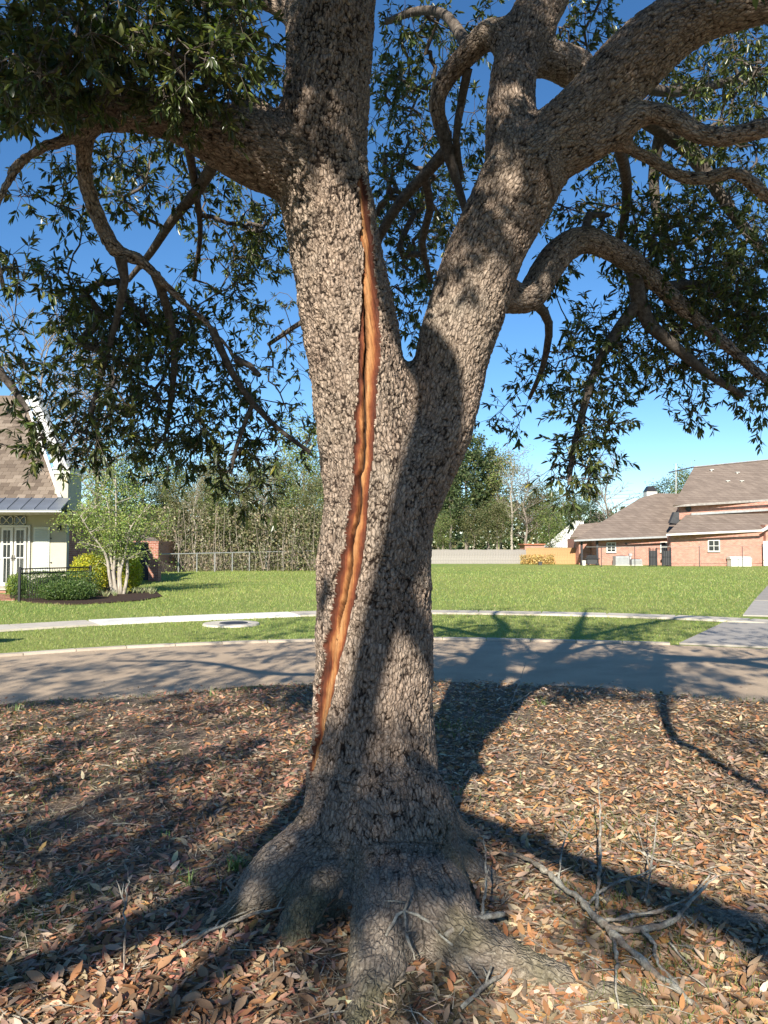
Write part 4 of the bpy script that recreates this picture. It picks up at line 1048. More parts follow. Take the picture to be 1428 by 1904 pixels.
# ================================================================== HOUSES
def pbox(mb, x0, y0, x1, y1, Ya, Yb):
    a = P(x0, y1, Ya); b = P(x1, y0, Ya); mb.box((a.x, Ya, a.z), (b.x, Yb, b.z))
def one(name, mat, parent, x0, y0, x1, y1, Ya, Yb):
    mb = MB(); pbox(mb, x0, y0, x1, y1, Ya, Yb); return mb.build(name, mat, parent)
def poly(name, mat, parent, pts, ext):
    mb = MB(); mb.prism([P(*q) for q in pts], ext); return mb.build(name, mat, parent)
def window(parent, x0, y0, x1, y1, Y, cols=2, rows=2, bar=1.0, fr=1.8, sill=True):
    w = one('window', 'window_glass', parent, x0 + fr, y0 + fr, x1 - fr, y1 - fr, Y - 0.02, Y + 0.05)
    mb = MB(); pbox(mb, x0, y0, x1, y0 + fr, Y - 0.06, Y + 0.04); pbox(mb, x0, y1 - fr, x1, y1, Y - 0.06, Y + 0.04)
    pbox(mb, x0, y0 + fr, x0 + fr, y1 - fr, Y - 0.06, Y + 0.04); pbox(mb, x1 - fr, y0 + fr, x1, y1 - fr, Y - 0.06, Y + 0.04)
    mb.build('frame', 'white_paint', w)
    mb = MB()
    for i in range(1, cols): x = x0 + (x1 - x0) * i / cols; pbox(mb, x - bar / 2, y0 + fr, x + bar / 2, y1 - fr, Y - 0.045, Y - 0.021)
    for i in range(1, rows): yy_ = y0 + (y1 - y0) * i / rows; pbox(mb, x0 + fr, yy_ - bar / 2, x1 - fr, yy_ + bar / 2, Y - 0.05, Y - 0.022)
    mb.build('muntin', 'white_paint', w)
    if sill: one('sill', 'pale_concrete', w, x0 - 1, y1 + 0.1, x1 + 1, y1 + 1.4, Y - 0.12, Y + 0.03)
    return w

# ---- cream house
YF = 29.0
hx0 = P(-330, 1000, YF).x; hx1 = P(124, 1000, YF).x; ztop = P(60, 944, YF).z
ch = thing('cream_house', 'cream stucco house with french doors, zinc eave and steep brown shingle roof', 'house', (hx0 / 2 + hx1 / 2, YF, 0))
mb = MB(); mb.box((hx0, YF, 0), (hx1, YF + 0.22, ztop)); mb.build('wall', 'cream_stucco', ch)
mb = MB(); mb.box((hx0, YF + 0.225, 0), (hx1 - 0.01, YF + 7.6, ztop)); mb.build('side_wall', 'red_brick', ch)
# eave of standing seam zinc, each tray its own piece
zl, zu = P(60, 949, 27.1).z, P(60, 927, 28.0).z
tray = MB(); tray.prism([(0, 27.1, zl), (0.455, 27.1, zl), (0.455, 28.0, zu), (0, 28.0, zu)], (0, 0, 0.03))
tray.box((0.43, 27.13, zl + 0.02), (0.446, 27.15, zl + 0.03))
tm = bpy.data.meshes.new('zinc_tray'); 
mb = MB(); mb.prism([(0, 27.1, zl), (0.45, 27.1, zl), (0.45, 28.0, zu), (0, 28.0, zu)], (0, 0, 0.025)); mb.prism([(0.452, 27.1, zl + 0.0), (0.476, 27.1, zl), (0.476, 28.0, zu), (0.452, 28.0, zu)], (0, 0, 0.06))
tm.from_pydata(mb.v, [], mb.f); tm.update()
ex1 = P(122, 940, 27.5).x; k = 0
while ex1 - 0.478 * (k + 1) > hx0 - 0.2:
    child(ch, 'zinc_tray', tm, 'zinc_metal', loc=(ex1 - 0.478 * (k + 1) - ch.location.x, -YF, 0)); k += 1
mb = MB(); mb.box((hx0 - 0.2, 27.12, zl - 0.06), (ex1, 27.2, zl - 0.004)); mb.build('fascia', 'white_paint', ch)
mb = MB(); mb.prism([(hx0 - 0.2, 27.201, zl - 0.09), (ex1 - 0.02, 27.201, zl - 0.09), (ex1 - 0.02, YF - 0.002, zl - 0.09), (hx0 - 0.2, YF - 0.002, zl - 0.09)], (0, 0, 0.04)); mb.build('soffit', 'cream_stucco', ch)
# roof slope
def rY(py): return 28.0 + (927 - py) / 187.0 * 4.4
def rp_(px, py): return P(px, py, rY(py))
mb = MB(); mb.prism([rp_(-330, 927), rp_(113, 927), rp_(46, 737), rp_(-330, 737)], (0, 0.12, -0.10)); roof = mb.build('roof', 'brown_shingle', ch)
a0, a1 = rp_(-30, 927), rp_(-30, 737); sl = (a1 - a0).length; sd = (a1 - a0).normalized(); sn = Vector((1, 0, 0)).cross(Vector((0, sd.y, sd.z)).normalized())
sdn = Vector((0, sd.y, sd.z)).normalized(); zrise = rp_(0, 737).z - rp_(0, 927).z
rows = 30; hrow = math.hypot(zrise, 4.4) / rows
sm = bpy.data.meshes.new('shingle'); mb = MB(); mb.box((0.004, 0, 0), (0.316, hrow * 1.12, 0.014)); sm.from_pydata(mb.v, [], mb.f); sm.update(); sm.materials.append(M['shingle_tab'])
ang = math.atan2(sdn.z, sdn.y); cntS = 0
for r_ in range(rows):
    f_ = r_ / rows; py_ = 927 - 187 * f_
    c0 = rp_(-35, py_); c1 = rp_(113 - 67 * f_ - 5, py_)
    x = math.floor(c0.x / 0.32) * 0.32 + (r_ % 2) * 0.16 + random.uniform(-0.02, 0.02)
    zz_ = rp_(0, 927).z + zrise * f_; yy_ = 28.0 + 4.4 * f_
    while x + 0.3 < c1.x and cntS < 330:
        o = child(ch, 'shingle', sm); o.parent = roof; 
        o.location = (x - roof.matrix_basis.translation.x, yy_ + sn.y * 0.006, zz_ + sn.z * 0.006); o.rotation_euler = (ang - 0.03, 0, 0); cntS += 1
        o.matrix_parent_inverse = Matrix.Identity(4)
        x += 0.32
for o in roof.children:       # shingles live in world coordinates of the roof's mesh
    o.matrix_parent_inverse = (Matrix.Translation(ch.location) @ roof.matrix_parent_inverse).inverted() if False else Matrix.Identity(4)
# verge: white flashing and the grey parapet beyond it
mb = MB(); mb.prism([rp_(110, 927), rp_(116, 927), rp_(50, 737), rp_(44, 737)], (0, -0.10, 0.05)); mb.build('verge_flashing', 'white_paint', ch)
mb = MB(); mb.prism([rp_(117, 910), rp_(127, 872), rp_(66, 735), rp_(51, 737)], (0, 0.5, 0.05)); mb.build('parapet', 'grey_stucco', ch)
kn = one('kneeler', 'cream_stucco', ch, 101, 880, 127, 948, 28.15, 29.4)
mb = MB(); pbox(mb, 98, 876, 130, 880.4, 28.08, 29.45); pbox(mb, 99.5, 872, 128.5, 876, 28.11, 29.42); pbox(mb, 97, 868.5, 131, 872, 28.04, 29.5); mb.build('moulding', 'white_paint', kn)
# french doors
def door(px0, px1):
    d = one('door', 'white_paint', ch, px0, 981, px1, 1093, YF - 0.07, YF + 0.02)
    gx0, gx1 = px0 + 5, px1 - 5
    for a, b in ((986, 1010.5), (1012.5, 1036), (1038, 1083)):
        one('pane', 'window_glass', d, gx0, a, gx1, b, YF - 0.075, YF - 0.071)
    one('muntin', 'white_paint', d, (gx0 + gx1) / 2 - 0.6, 986, (gx0 + gx1) / 2 + 0.6, 1083, YF - 0.082, YF - 0.076)
    mb = MB(); n_ = 14
    for i in range(n_):
        xa = gx0 + (gx1 - gx0) * i / n_; xb = gx0 + (gx1 - gx0) * (i + 1) / n_
        if abs((xa + xb) / 2 - (gx0 + gx1) / 2) < (gx1 - gx0) * 0.16: continue
        pbox(mb, xa, 1038, xb, 1082, YF - 0.0757 - 0.002 * (i % 2), YF - 0.0751)
    mb.build('curtain', 'curtain_cloth', d)
    hx = px1 - 2.2 if px0 < 0 or px1 < 26 else px0 + 2.2
    mb = MB(); pbox(mb, hx - 0.8, 1032, hx + 0.8, 1043, YF - 0.085, YF - 0.0705); pbox(mb, hx - 2.4, 1037, hx + 1, 1038.6, YF - 0.12, YF - 0.0855); mb.build('handle', 'black_iron', d)
door(0.5, 24); door(25, 49); door(-50, -27); door(-26, -2)
mb = MB(); pbox(mb, -56, 976.5, 56, 980.5, YF - 0.09, YF); pbox(mb, 50, 980.6, 56, 1094, YF - 0.09, YF); pbox(mb, -56, 955, 56, 958, YF - 0.09, YF); mb.build('door_frame', 'white_paint', ch)
for a, b in ((0, 24), (27, 48)):
    tr_ = one('transom', 'window_glass', ch, a, 959, b, 976, YF - 0.03, YF + 0.01)
    mb = MB()
    cxm = (a + b) / 2
    for s1 in (-1, 1):
        q = [P(cxm + s1 * (b - a) / 2 * math.cos(u) , 967.5 + 7.5 * math.sin(u * 2), YF - 0.05) for u in np.linspace(0, math.pi / 2, 7)]
        mb.tube(q, [0.018] * 7, 4)
        q = [P(cxm + s1 * (b - a) / 2 * math.cos(u) , 967.5 - 7.5 * math.sin(u * 2), YF - 0.05) for u in np.linspace(0, math.pi / 2, 7)]
        mb.tube(q, [0.018] * 7, 4)
    mb.build('tracery', 'white_paint', tr_)
sh = one('shutter', 'shutter_paint', ch, 61, 980, 92.5, 1062, YF - 0.045, YF)
mb = MB()
for i in range(26):
    y_ = 984 + 74 * i / 26.0
    if abs(y_ - 1021) < 2.4: continue
    a = P(64.5, y_, YF - 0.05); b = P(89.5, y_ + 1.6, YF - 0.05)
    mb.prism([(a.x, YF - 0.048, a.z), (b.x, YF - 0.048, a.z), (b.x, YF - 0.075, b.z), (a.x, YF - 0.075, b.z)], (0, 0, -0.008))
o = mb.build('louvre', 'shutter_paint', sh); o['kind'] = 'stuff'
for y_ in (1000, 1045): one('shutter_catch', 'black_iron', sh, 92.6, y_, 95.5, y_ + 1.6, YF - 0.05, YF - 0.002)
lan = thing('wall_lantern', 'small black lantern mounted on the cream stucco wall', 'lantern', P(109, 985, YF - 0.1))
mb = MB(); pbox(mb, 106.5, 977, 111.5, 986, YF - 0.20, YF - 0.06); mb.build('lamp_case', 'black_iron', lan)
mb = MB(); c = P(109, 974.5, YF - 0.13); b4 = [P(106, 977, YF - 0.21), P(112, 977, YF - 0.21), P(112, 977, YF - 0.05), P(106, 977, YF - 0.05)]
b4[2].z = b4[0].z; b4[3].z = b4[0].z
mb.add(b4 + [c], [(0, 1, 4), (1, 2, 4), (2, 3, 4), (3, 0, 4), (3, 2, 1, 0)]); mb.build('lamp_cap', 'black_iron', lan)
mb = MB(); pbox(mb, 108, 978, 110, 980, YF - 0.059, YF + 0.01); mb.build('bracket', 'black_iron', lan)
# brick step and path
st = thing('front_step', 'red brick front step below the french doors', 'step', (P(-20, 1100, 28).x, 28.2, 0))
xa, xb = P(-300, 1100, 28).x, P(36, 1100, 28).x
mb = MB(); mb.box((xa, 27.0, 0), (xb, YF - 0.002, 0.115)); mb.build('tread', 'red_brick', st)
mb = MB(); mb.box((xa, 26.94, 0.116), (xb + 0.05, YF - 0.1, 0.16)); mb.build('nosing', 'pale_concrete', st)
bp = MB(); q = [G(-150, 1106), G(34, 1106), G(27, 1117), G(-150, 1117)]; bp.prism([(v_.x, v_.y, 0.0) for v_ in q][::-1], (0, 0, 0.03)); tag(bp.build('brick_path', 'red_brick'), 'red brick path in front of the step', 'path', kind='structure')

# ---- gate, piers and low wall
YG = 35.8
gt = thing('arched_gate', 'dark arched metal gate between the house and a brick pier', 'gate', (P(263, 1080, YG).x, YG, 0))
def arch_pts(x0, x1, yb, ys, yt, Y): return [P(x0, yb, Y)] + [P((x0 + x1) / 2 - (x1 - x0) / 2 * math.cos(u), ys - (ys - yt) * math.sin(u), Y) for u in np.linspace(0, math.pi, 9)] + [P(x1, yb, Y)]
ng = 7
for i in range(ng):
    xa_ = 251.5 + 25 * i / ng; xb_ = 251.5 + 25 * (i + 1) / ng - 0.25
    top_ = lambda x: 1023 - 11 * math.sqrt(max(0, 1 - ((x - 264) / 13.2) ** 2))
    mb = MB(); mb.prism([P(xa_, 1079, YG), P(xb_, 1079, YG), P(xb_, top_(xb_), YG), P(xa_, top_(xa_), YG)], (0, 0.03, 0)); mb.build('board', 'gate_slate', gt)
mb = MB(); mb.tube(arch_pts(251, 277.2, 1079.5, 1023, 1011, YG - 0.02), [0.035] * 11, 6); mb.build('gate_frame', 'gate_slate', gt)
mb = MB(); pbox(mb, 251.5, 1046, 277, 1049, YG - 0.04, YG - 0.001); pbox(mb, 251.5, 1022, 277, 1024.5, YG - 0.04, YG - 0.001); mb.build('rail', 'gate_slate', gt)
mb = MB(); pbox(mb, 253.5, 1052, 255.5, 1056, YG - 0.07, YG - 0.001); mb.build('latch', 'galvanised', gt)
pr = thing('brick_pier', 'square red brick pier beside the arched gate', 'pier', (P(288, 1080, YG).x, YG, 0))
a, b = P(278, 1081, YG), P(297, 1007, YG); mb = MB(); mb.box((a.x, YG - 0.2, 0), (b.x, YG + 0.28, b.z - 0.06)); mb.build('shaft', 'red_brick', pr)
mb = MB(); mb.box((a.x - 0.03, YG - 0.23, b.z - 0.0595), (b.x + 0.03, YG + 0.31, b.z + 0.01)); mb.build('cap', 'red_brick', pr)
gw = thing('garden_wall', 'short red brick wall joining the gate to the house', 'wall', (P(238, 1080, YG).x, YG, 0))
a, b = P(215, 1081, YG), P(250.5, 1013, YG); mb = MB(); mb.box((a.x, YG - 0.1, 0), (b.x, YG + 0.12, b.z - 0.05)); mb.build('wall_face', 'red_brick', gw)
mb = MB(); mb.box((a.x, YG - 0.13, b.z - 0.0495), (b.x, YG + 0.15, b.z)); mb.build('coping', 'red_brick', gw)
rb = thing('low_house', 'low house with brown hip roof behind the brick pier', 'house', (P(270, 1040, 46).x, 46, 0))
mb = MB(); mb.box((P(200, 1000, 46).x, 46, 0), (P(276, 1000, 46).x, 52, P(0, 1006, 46).z)); mb.build('wall', 'pink_brick', rb)
poly('roof', 'far_shingle', rb, [(190, 1008, 45.5), (300, 1009, 45.5), (288, 1000, 49), (236, 986, 49)], (0, 0.3, -0.12))

# ---- brick house across the lawn
bh = thing('brick_house', 'long pink brick house with tan hip roofs and a raised upper storey', 'house', (P(1260, 1052, 64).x, 64, 0))
YA, YB = 66.0, 63.0
def zb(py, Y): return P(0, py, Y).z
def slab_wall(x0, t0, x1, t1, Y, dep):
    m_ = MB(); p0, p1 = P(x0, t0, Y), P(x1, t1, Y); m_.prism([(p0.x, Y, 0), (p1.x, Y, 0), tuple(p1), tuple(p0)], (0, dep, 0)); return m_
a, b = P(1112, 1050, YA), P(1250, 996, YA); mb = slab_wall(1112, 1003, 1250, 997.5, YA, 4); mb.build('wall', 'pink_brick', bh)
mb = MB(); a2 = P(1077, 1050, YA + 2.2); mb.box((a2.x, YA + 2.2, 0), (a.x - 0.01, YA + 6.5, zb(1001, YA + 2.2))); mb.build('porch_wall', 'pink_brick', bh)
c, d = P(1247, 1050, YB), P(1419, 985, YB); mb = slab_wall(1247, 994, 1419, 986.5, YB, 0.8); mb.build('wall', 'pink_brick', bh)
mb = MB(); e = P(1520, 985, YB); mb.box((d.x + 0.005, YB - 0.4, 0), (e.x, YB + 7, d.z + 0.4)); mb.build('garage_wall', 'pink_brick', bh)
def rf(name, pts, ext=(0, 0.1, -0.16), mat='far_shingle', y0=0, Y0=0, k=0.085):
    return poly(name, mat, bh, [(x, y, Y0 + (y0 - y) * k) for x, y in pts], ext)
rA = rf('roof', [(1068, 1003.5), (1252, 996.5), (1275, 918), (1222, 917), (1190, 926), (1116, 972)], y0=1000, Y0=65.2)
rf('roof', [(1060, 999), (1118, 996), (1118, 971), (1076, 975)], y0=998, Y0=67.2, k=0.06)
rB = rf('roof', [(1239, 993), (1417, 985), (1440, 972), (1440, 946), (1276, 957)], y0=990, Y0=62.4)
mb = MB(); mb.prism([P(1262, 966, 65.45), P(1500, 956, 65.45), P(1500, 928, 65.45), P(1262, 938.5, 65.45)], (0, 0.3, 0)); mb.build('upper_wall', 'pink_brick', bh)
rU = rf('roof', [(1252, 939), (1500, 924), (1500, 848), (1290, 869)], y0=934, Y0=64.9)
def strip(name, mat, p0, p1, h, th=0.12):
    a, b = P(*p0), P(*p1); mb = MB()
    mb.prism([a, b, b + Vector((0, 0, -h)), a + Vector((0, 0, -h))], (0, -th, 0)); return mb.build(name, mat, bh)
strip('gutter', 'white_paint', (1238, 992.8, 62.15), (1417, 984.6, 62.15), 0.15)
strip('gutter', 'grey_enamel', (1067, 1003.6, 65.0), (1240, 996.6, 65.0), 0.14)
strip('gutter', 'weathered_board', (1251, 939, 64.7), (1500, 923.8, 64.7), 0.18)
strip('flashing', 'galvanised', (1283, 954.5, 65.42), (1450, 945, 65.42), 0.17, 0.3)
poly('gable_trim', 'white_paint', bh, [(1415, 984.5, 62.3), (1417, 989, 62.3), (1445, 974, 62.3), (1445, 967, 62.3)], (0, -0.1, 0))
one('garage_door', 'white_paint', bh, 1420, 1006, 1500, 1052, YB - 0.46, YB - 0.401)
rd = rf('ridge_cap', [(1288.5, 869.5), (1500, 848.5), (1500, 847), (1290, 867.6)], ext=(0, -0.12, 0.02), mat='weathered_board', y0=934, Y0=64.9)
poly('roof_shadow_panel', 'dark_vent', bh, [(1246, 972, 64.4), (1263, 975, 64.4), (1263, 952, 64.4), (1254, 952, 64.4)], (0, 0.5, 0))  # dark panel standing in for the triangular shadow between the roofs
mb = MB(); cc = P(1280, 946, 65.4); mb.tube([cc, cc + Vector((0, -0.08, 0))], [0.24, 0.24], 14); mb.build('round_vent', 'dark_vent', bh)
def rpt(px, py): return P(px, py, 64.9 + (934 - py) * 0.085)
for (x, y) in ((1323, 877), (1371, 882), (1353, 898), (1379, 898)):
    c = rpt(x, y); mb = MB(); mb.tube([c + Vector((0, 0.1, -0.2)), c + Vector((0, 0, 0.16))], [0.09, 0.09], 7); mb.box((c.x - 0.17, c.y - 0.13, c.z + 0.161), (c.x + 0.17, c.y + 0.13, c.z + 0.21)); mb.build('roof_vent', 'white_paint', bh)
chm = one('chimney', 'white_paint', bh, 1203, 913.5, 1222, 932, 72.2, 73.2)
mb = MB(); q0 = [P(1202.5, 913.4, 72.15), P(1222.5, 913.4, 72.15)]; zt = P(0, 904, 72.5).z; z0 = q0[0].z
x0_, x1_ = q0[0].x, q0[1].x
mb.add([(x0_, 72.15, z0), (x1_, 72.15, z0), (x1_, 73.25, z0), (x0_, 73.25, z0), (x0_ + 0.25, 72.4, zt), (x1_ - 0.25, 72.4, zt), (x1_ - 0.25, 73, zt), (x0_ + 0.25, 73, zt)], [(0, 3, 2, 1), (4, 5, 6, 7), (0, 1, 5, 4), (1, 2, 6, 5), (2, 3, 7, 6), (3, 0, 4, 7)]); mb.build('chimney_cap', 'black_iron', chm)
window(bh, 1128, 1008.5, 1145.5, 1027, YA, 2, 3, 0.8, 1.6)
window(bh, 1228, 1007.5, 1246, 1027, YA, 1, 2, 0.8, 1.6)
window(bh, 1316.5, 1004, 1338.5, 1025.5, YB, 2, 2, 0.8, 1.6)
one('wall_vent', 'dark_vent', bh, 1162.5, 1009.5, 1166.5, 1012.5, YA - 0.05, YA + 0.02)
for x in (1082, 1111): one('porch_post', 'dark_paint', bh, x - 1.6, 1001, x + 1.6, 1051, YA - 0.5, YA - 0.34)
def acunit(x0, y0, x1, Y, label):
    a, b = P(x0, 1051, Y), P(x1, y0, Y); t_ = thing('air_conditioner', label, 'air conditioner', ((a.x + b.x) / 2, Y, 0))
    mb = MB(); mb.box((a.x, Y, 0.06), (b.x, Y + 0.9, b.z)); mb.build('housing', 'grey_enamel', t_)
    mb = MB(); mb.box((a.x - 0.05, Y - 0.05, -0.02), (b.x + 0.05, Y + 0.95, 0.059)); mb.build('pad', 'pale_concrete', t_)
    mb = MB(); n_ = 9
    for i in range(n_):
        z_ = 0.12 + (b.z - 0.2) * i / n_; mb.box((a.x + 0.05, Y - 0.02, z_), (b.x - 0.05, Y - 0.002, z_ + 0.03))
    o = mb.build('grille', 'galvanised', t_); o['kind'] = 'stuff'
    mb = MB(); mb.tube([((a.x + b.x) / 2, Y + 0.45, b.z - 0.01), ((a.x + b.x) / 2, Y + 0.45, b.z + 0.04)], [0.36, 0.36], 12); mb.build('fan_guard', 'dark_vent', t_)
acunit(1145, 1034, 1170, YA - 1.6, 'taller grey air conditioning unit against the brick house wall')
acunit(1175, 1040, 1194, YA - 1.6, 'lower grey air conditioning unit beside the taller one')
gp = thing('gas_meter', 'pale upright meter pipe between the air conditioning units', 'meter', P(1172, 1050, YA - 0.6) * 1)
mb = MB(); pbox(mb, 1171.5, 1031, 1173.5, 1050, YA - 0.6, YA - 0.5); mb.build('riser', 'white_paint', gp)
mb = MB(); pbox(mb, 1170, 1029, 1175.5, 1034, YA - 0.7, YA - 0.45); mb.build('dial_case', 'grey_enamel', gp)
# grill on the porch
YGr = YA - 1.0
gl_ = thing('barbecue_grill', 'black covered barbecue grill standing under the porch roof', 'grill', (P(1101, 1050, YGr).x, YGr, 0))
mb = MB()
prof = [(1090, 1038), (1091, 1034), (1095, 1032), (1106, 1032), (1110, 1034), (1111, 1038)]
mb.prism([P(x, y, YGr) for x, y in prof], (0, 0.5, 0)); mb.build('lid', 'black_iron', gl_)
mb = MB(); pbox(mb, 1087, 1038.3, 1116, 1040, YGr - 0.05, YGr + 0.55); mb.build('side_shelf', 'black_iron', gl_)
mb = MB(); pbox(mb, 1092, 1040.2, 1111, 1049, YGr, YGr + 0.5); mb.build('cabinet', 'dark_vent', gl_)
for x in (1094, 1109):
    mb = MB(); c = P(x, 1049, YGr); mb.tube([(c.x, YGr - 0.06, 0.09), (c.x, YGr - 0.0, 0.09)], [0.09, 0.09], 10); mb.build('wheel', 'black_iron', gl_)
bg_ = thing('white_bucket', 'white bucket standing beside the barbecue grill', 'bucket', (P(1086, 1050, YGr).x, YGr, 0))
mb = MB(); c = P(1086, 1050, YGr); mb.tube([(c.x, YGr, 0), (c.x, YGr, 0.42)], [0.14, 0.18], 12); mb.build('pail', 'white_paint', bg_)
mb = MB(); mb.tube([(c.x + 0.18 * math.cos(u), YGr, 0.42 - 0.16 * math.sin(u)) for u in np.linspace(0, math.pi, 7)], [0.008] * 7, 4); mb.build('handle', 'galvanised', bg_)
# white storage chest
YC = YB - 1.0
sc_ = thing('storage_chest', 'white plastic storage chest against the brick house wall', 'chest', (P(1378, 1054, YC).x, YC, 0))
a, b = P(1360, 1054, YC), P(1397, 1036, YC)
mb = MB(); mb.box((a.x, YC, 0), (b.x, YC + 0.75, b.z - 0.16)); mb.build('body', 'white_paint', sc_)
mb = MB(); mb.prism([(a.x - 0.04, YC - 0.05, b.z - 0.158), (a.x - 0.04, YC + 0.8, b.z - 0.158), (a.x - 0.04, YC + 0.8, b.z + 0.06), (a.x - 0.04, YC + 0.2, b.z + 0.03)], (b.x - a.x + 0.08, 0, 0)); mb.build('lid', 'white_paint', sc_)
mb = MB()
for f_ in (0.25, 0.5, 0.75): mb.box((a.x + (b.x - a.x) * f_ - 0.02, YC - 0.02, 0.05), (a.x + (b.x - a.x) * f_ + 0.02, YC - 0.001, b.z - 0.22))
mb.build('rib', 'white_paint', sc_)
# iron gate pieces by the corner of the house
YI = 62.0
ig = thing('iron_gate', 'dark panelled iron gate standing open beside the brick house', 'gate', (P(1227, 1054, YI).x, YI, 0))
for x0, x1 in ((1207, 1222), (1231, 1248)):
    lf_ = one('gate_leaf', 'dark_vent', ig, x0 + 1.2, 1024, x1 - 1.2, 1051, YI, YI + 0.03)
    mb = MB()
    for x in (x0, x1 - 1.2): pbox(mb, x, 1018.5, x + 1.2, 1054.5, YI - 0.03, YI + 0.05)
    mb.build('stile', 'black_iron', lf_)
    mb = MB()
    for i in range(1, 5): x = x0 + (x1 - x0) * i / 5; pbox(mb, x - 0.25, 1019.5, x + 0.25, 1053, YI - 0.028, YI - 0.002)
    o = mb.build('baluster', 'black_iron', lf_); o['kind'] = 'stuff'
mb = MB(); pbox(mb, 1222.2, 1020, 1230.8, 1021.3, YI - 0.01, YI + 0.03); mb.build('top_rail', 'black_iron', ig)
# thin wire fence in front of the house
wfn = thing('wire_fence', 'thin wire fence on slim posts before the brick house', 'fence', (P(1230, 1054, 60.5).x, 60.5, 0))
for x in (1118, 1180, 1300, 1380):
    mb = MB(); c = P(x, 1016, 60.5); mb.bar((c.x, 60.5, 0), (c.x, 60.5, c.z), 0.028, 6); mb.build('post', 'dark_vent', wfn)
mb = MB(); mb.bar(P(1090, 1017, 60.5), P(1440, 1015, 60.5), 0.016, 5); mb.build('top_rail', 'galvanised', wfn)
# antenna
an = thing('roof_antenna', 'thin metal antenna mast standing behind the brick house roof', 'antenna', P(1257, 1000, 73))
mb = MB(); mb.bar(P(1257, 1040, 73), P(1257, 862, 73), 0.05, 6); mb.build('mast', 'galvanised', an)
mb = MB(); mb.bar(P(1243, 878.5, 73), P(1292, 868, 73), 0.06, 6); mb.build('boom', 'dark_vent', an)
mb = MB()
for x, y, h_ in ((1243, 878, 14), (1286, 868, -12), (1270, 872.5, -4)): mb.bar(P(x, y, 73), P(x, y + h_, 73), 0.018, 4)
o = mb.build('element', 'galvanised', an); o['kind'] = 'stuff'
# utility lines
for k_, (ya, yb) in enumerate(((903, 908), (911, 914))):
    mb = MB(); a, b = P(820, ya, 105), P(1330, yb, 105); pts = [a.lerp(b, u) - Vector((0, 0, 1.1 * math.sin(math.pi * u))) for u in np.linspace(0, 1, 14)]; mb.tube(pts, [0.018] * 14, 4)
    tag(mb.build('utility_line', 'dark_vent'), 'thin dark overhead wire crossing the sky above the far trees', 'wire', 'overhead wires')

# ---- board fences
def boards(name, label, pxa, pxb, Y, pytop, mat, jit_):
    f_ = thing(name, label, 'fence', (P((pxa + pxb) / 2, 1048, Y).x, Y, 0))
    me = bpy.data.meshes.new('board'); mb = MB(); h_ = P(0, pytop, Y).z; mb.box((0.004, 0, 0.0), (0.146, 0.022, h_)); me.from_pydata(mb.v, [], mb.f); me.update(); me.materials.append(M[mat])
    x, xe = P(pxa, 1000, Y).x, P(pxb, 1000, Y).x
    while x < xe:
        o = child(f_, 'board', me, loc=(x - f_.location.x, random.uniform(-0.01, 0.01), random.uniform(-jit_, jit_ * 0.3))); x += 0.15
    mb = MB()
    for z_ in (0.3, h_ - 0.3): mb.box((P(pxa, 1000, Y).x, Y + 0.036, z_), (xe, Y + 0.08, z_ + 0.09))
    mb.build('rail', mat, f_)
    x = P(pxa, 1000, Y).x + 0.5
    pm = MB(); pm.box((0, 0.0, 0), (0.09, 0.09, h_ - 0.05)); pme = bpy.data.meshes.new('post'); pme.from_pydata(pm.v, [], pm.f); pme.update()
    while x < xe: child(f_, 'post', pme, mat, loc=(x - f_.location.x, 0.082, 0)); x += 2.4
    return f_
boards('board_fence', 'weathered grey board fence at the back of the lawn', 640, 976, 71, 1021.5, 'weathered_board', 0.03)
boards('board_fence', 'newer orange brown board fence next to the brick house', 978, 1079, 69.5, 1018.5, 'new_board', 0.01)
# chain fence in front of the wood on the left
wf2 = thing('rail_fence', 'low rusty chain fence with pale top rail before the wood', 'fence', (P(400, 1060, 51.5).x, 51.5, 0))
mb = MB(); mb.bar(P(297, 1030.5, 47.5), P(640, 1023, 54), 0.035, 6); mb.build('top_rail', 'galvanised', wf2)
for i in range(12):
    u = i / 11; a = P(297, 1030.5, 47.5).lerp(P(640, 1023, 54), u); mb = MB(); mb.bar((a.x, a.y, 0), tuple(a), 0.035, 6); mb.build('post', 'galvanised', wf2)
mb = MB(); a, b = P(297, 1031, 47.5), P(640, 1024, 54)
for k_ in range(100):
    u = k_ / 99; w_ = 0.018
    for sgn in (-1, 1):
        u2 = min(max(u + sgn * 0.028, 0), 1); p0, p1 = a.lerp(b, u), a.lerp(b, u2)
        mb.tube([(p0.x, p0.y, 0.02), (p1.x, p1.y, p1.z - 0.02)], [0.003, 0.003], 3, False)
o = mb.build('chain_mesh', 'far_bark', wf2); o['kind'] = 'stuff'

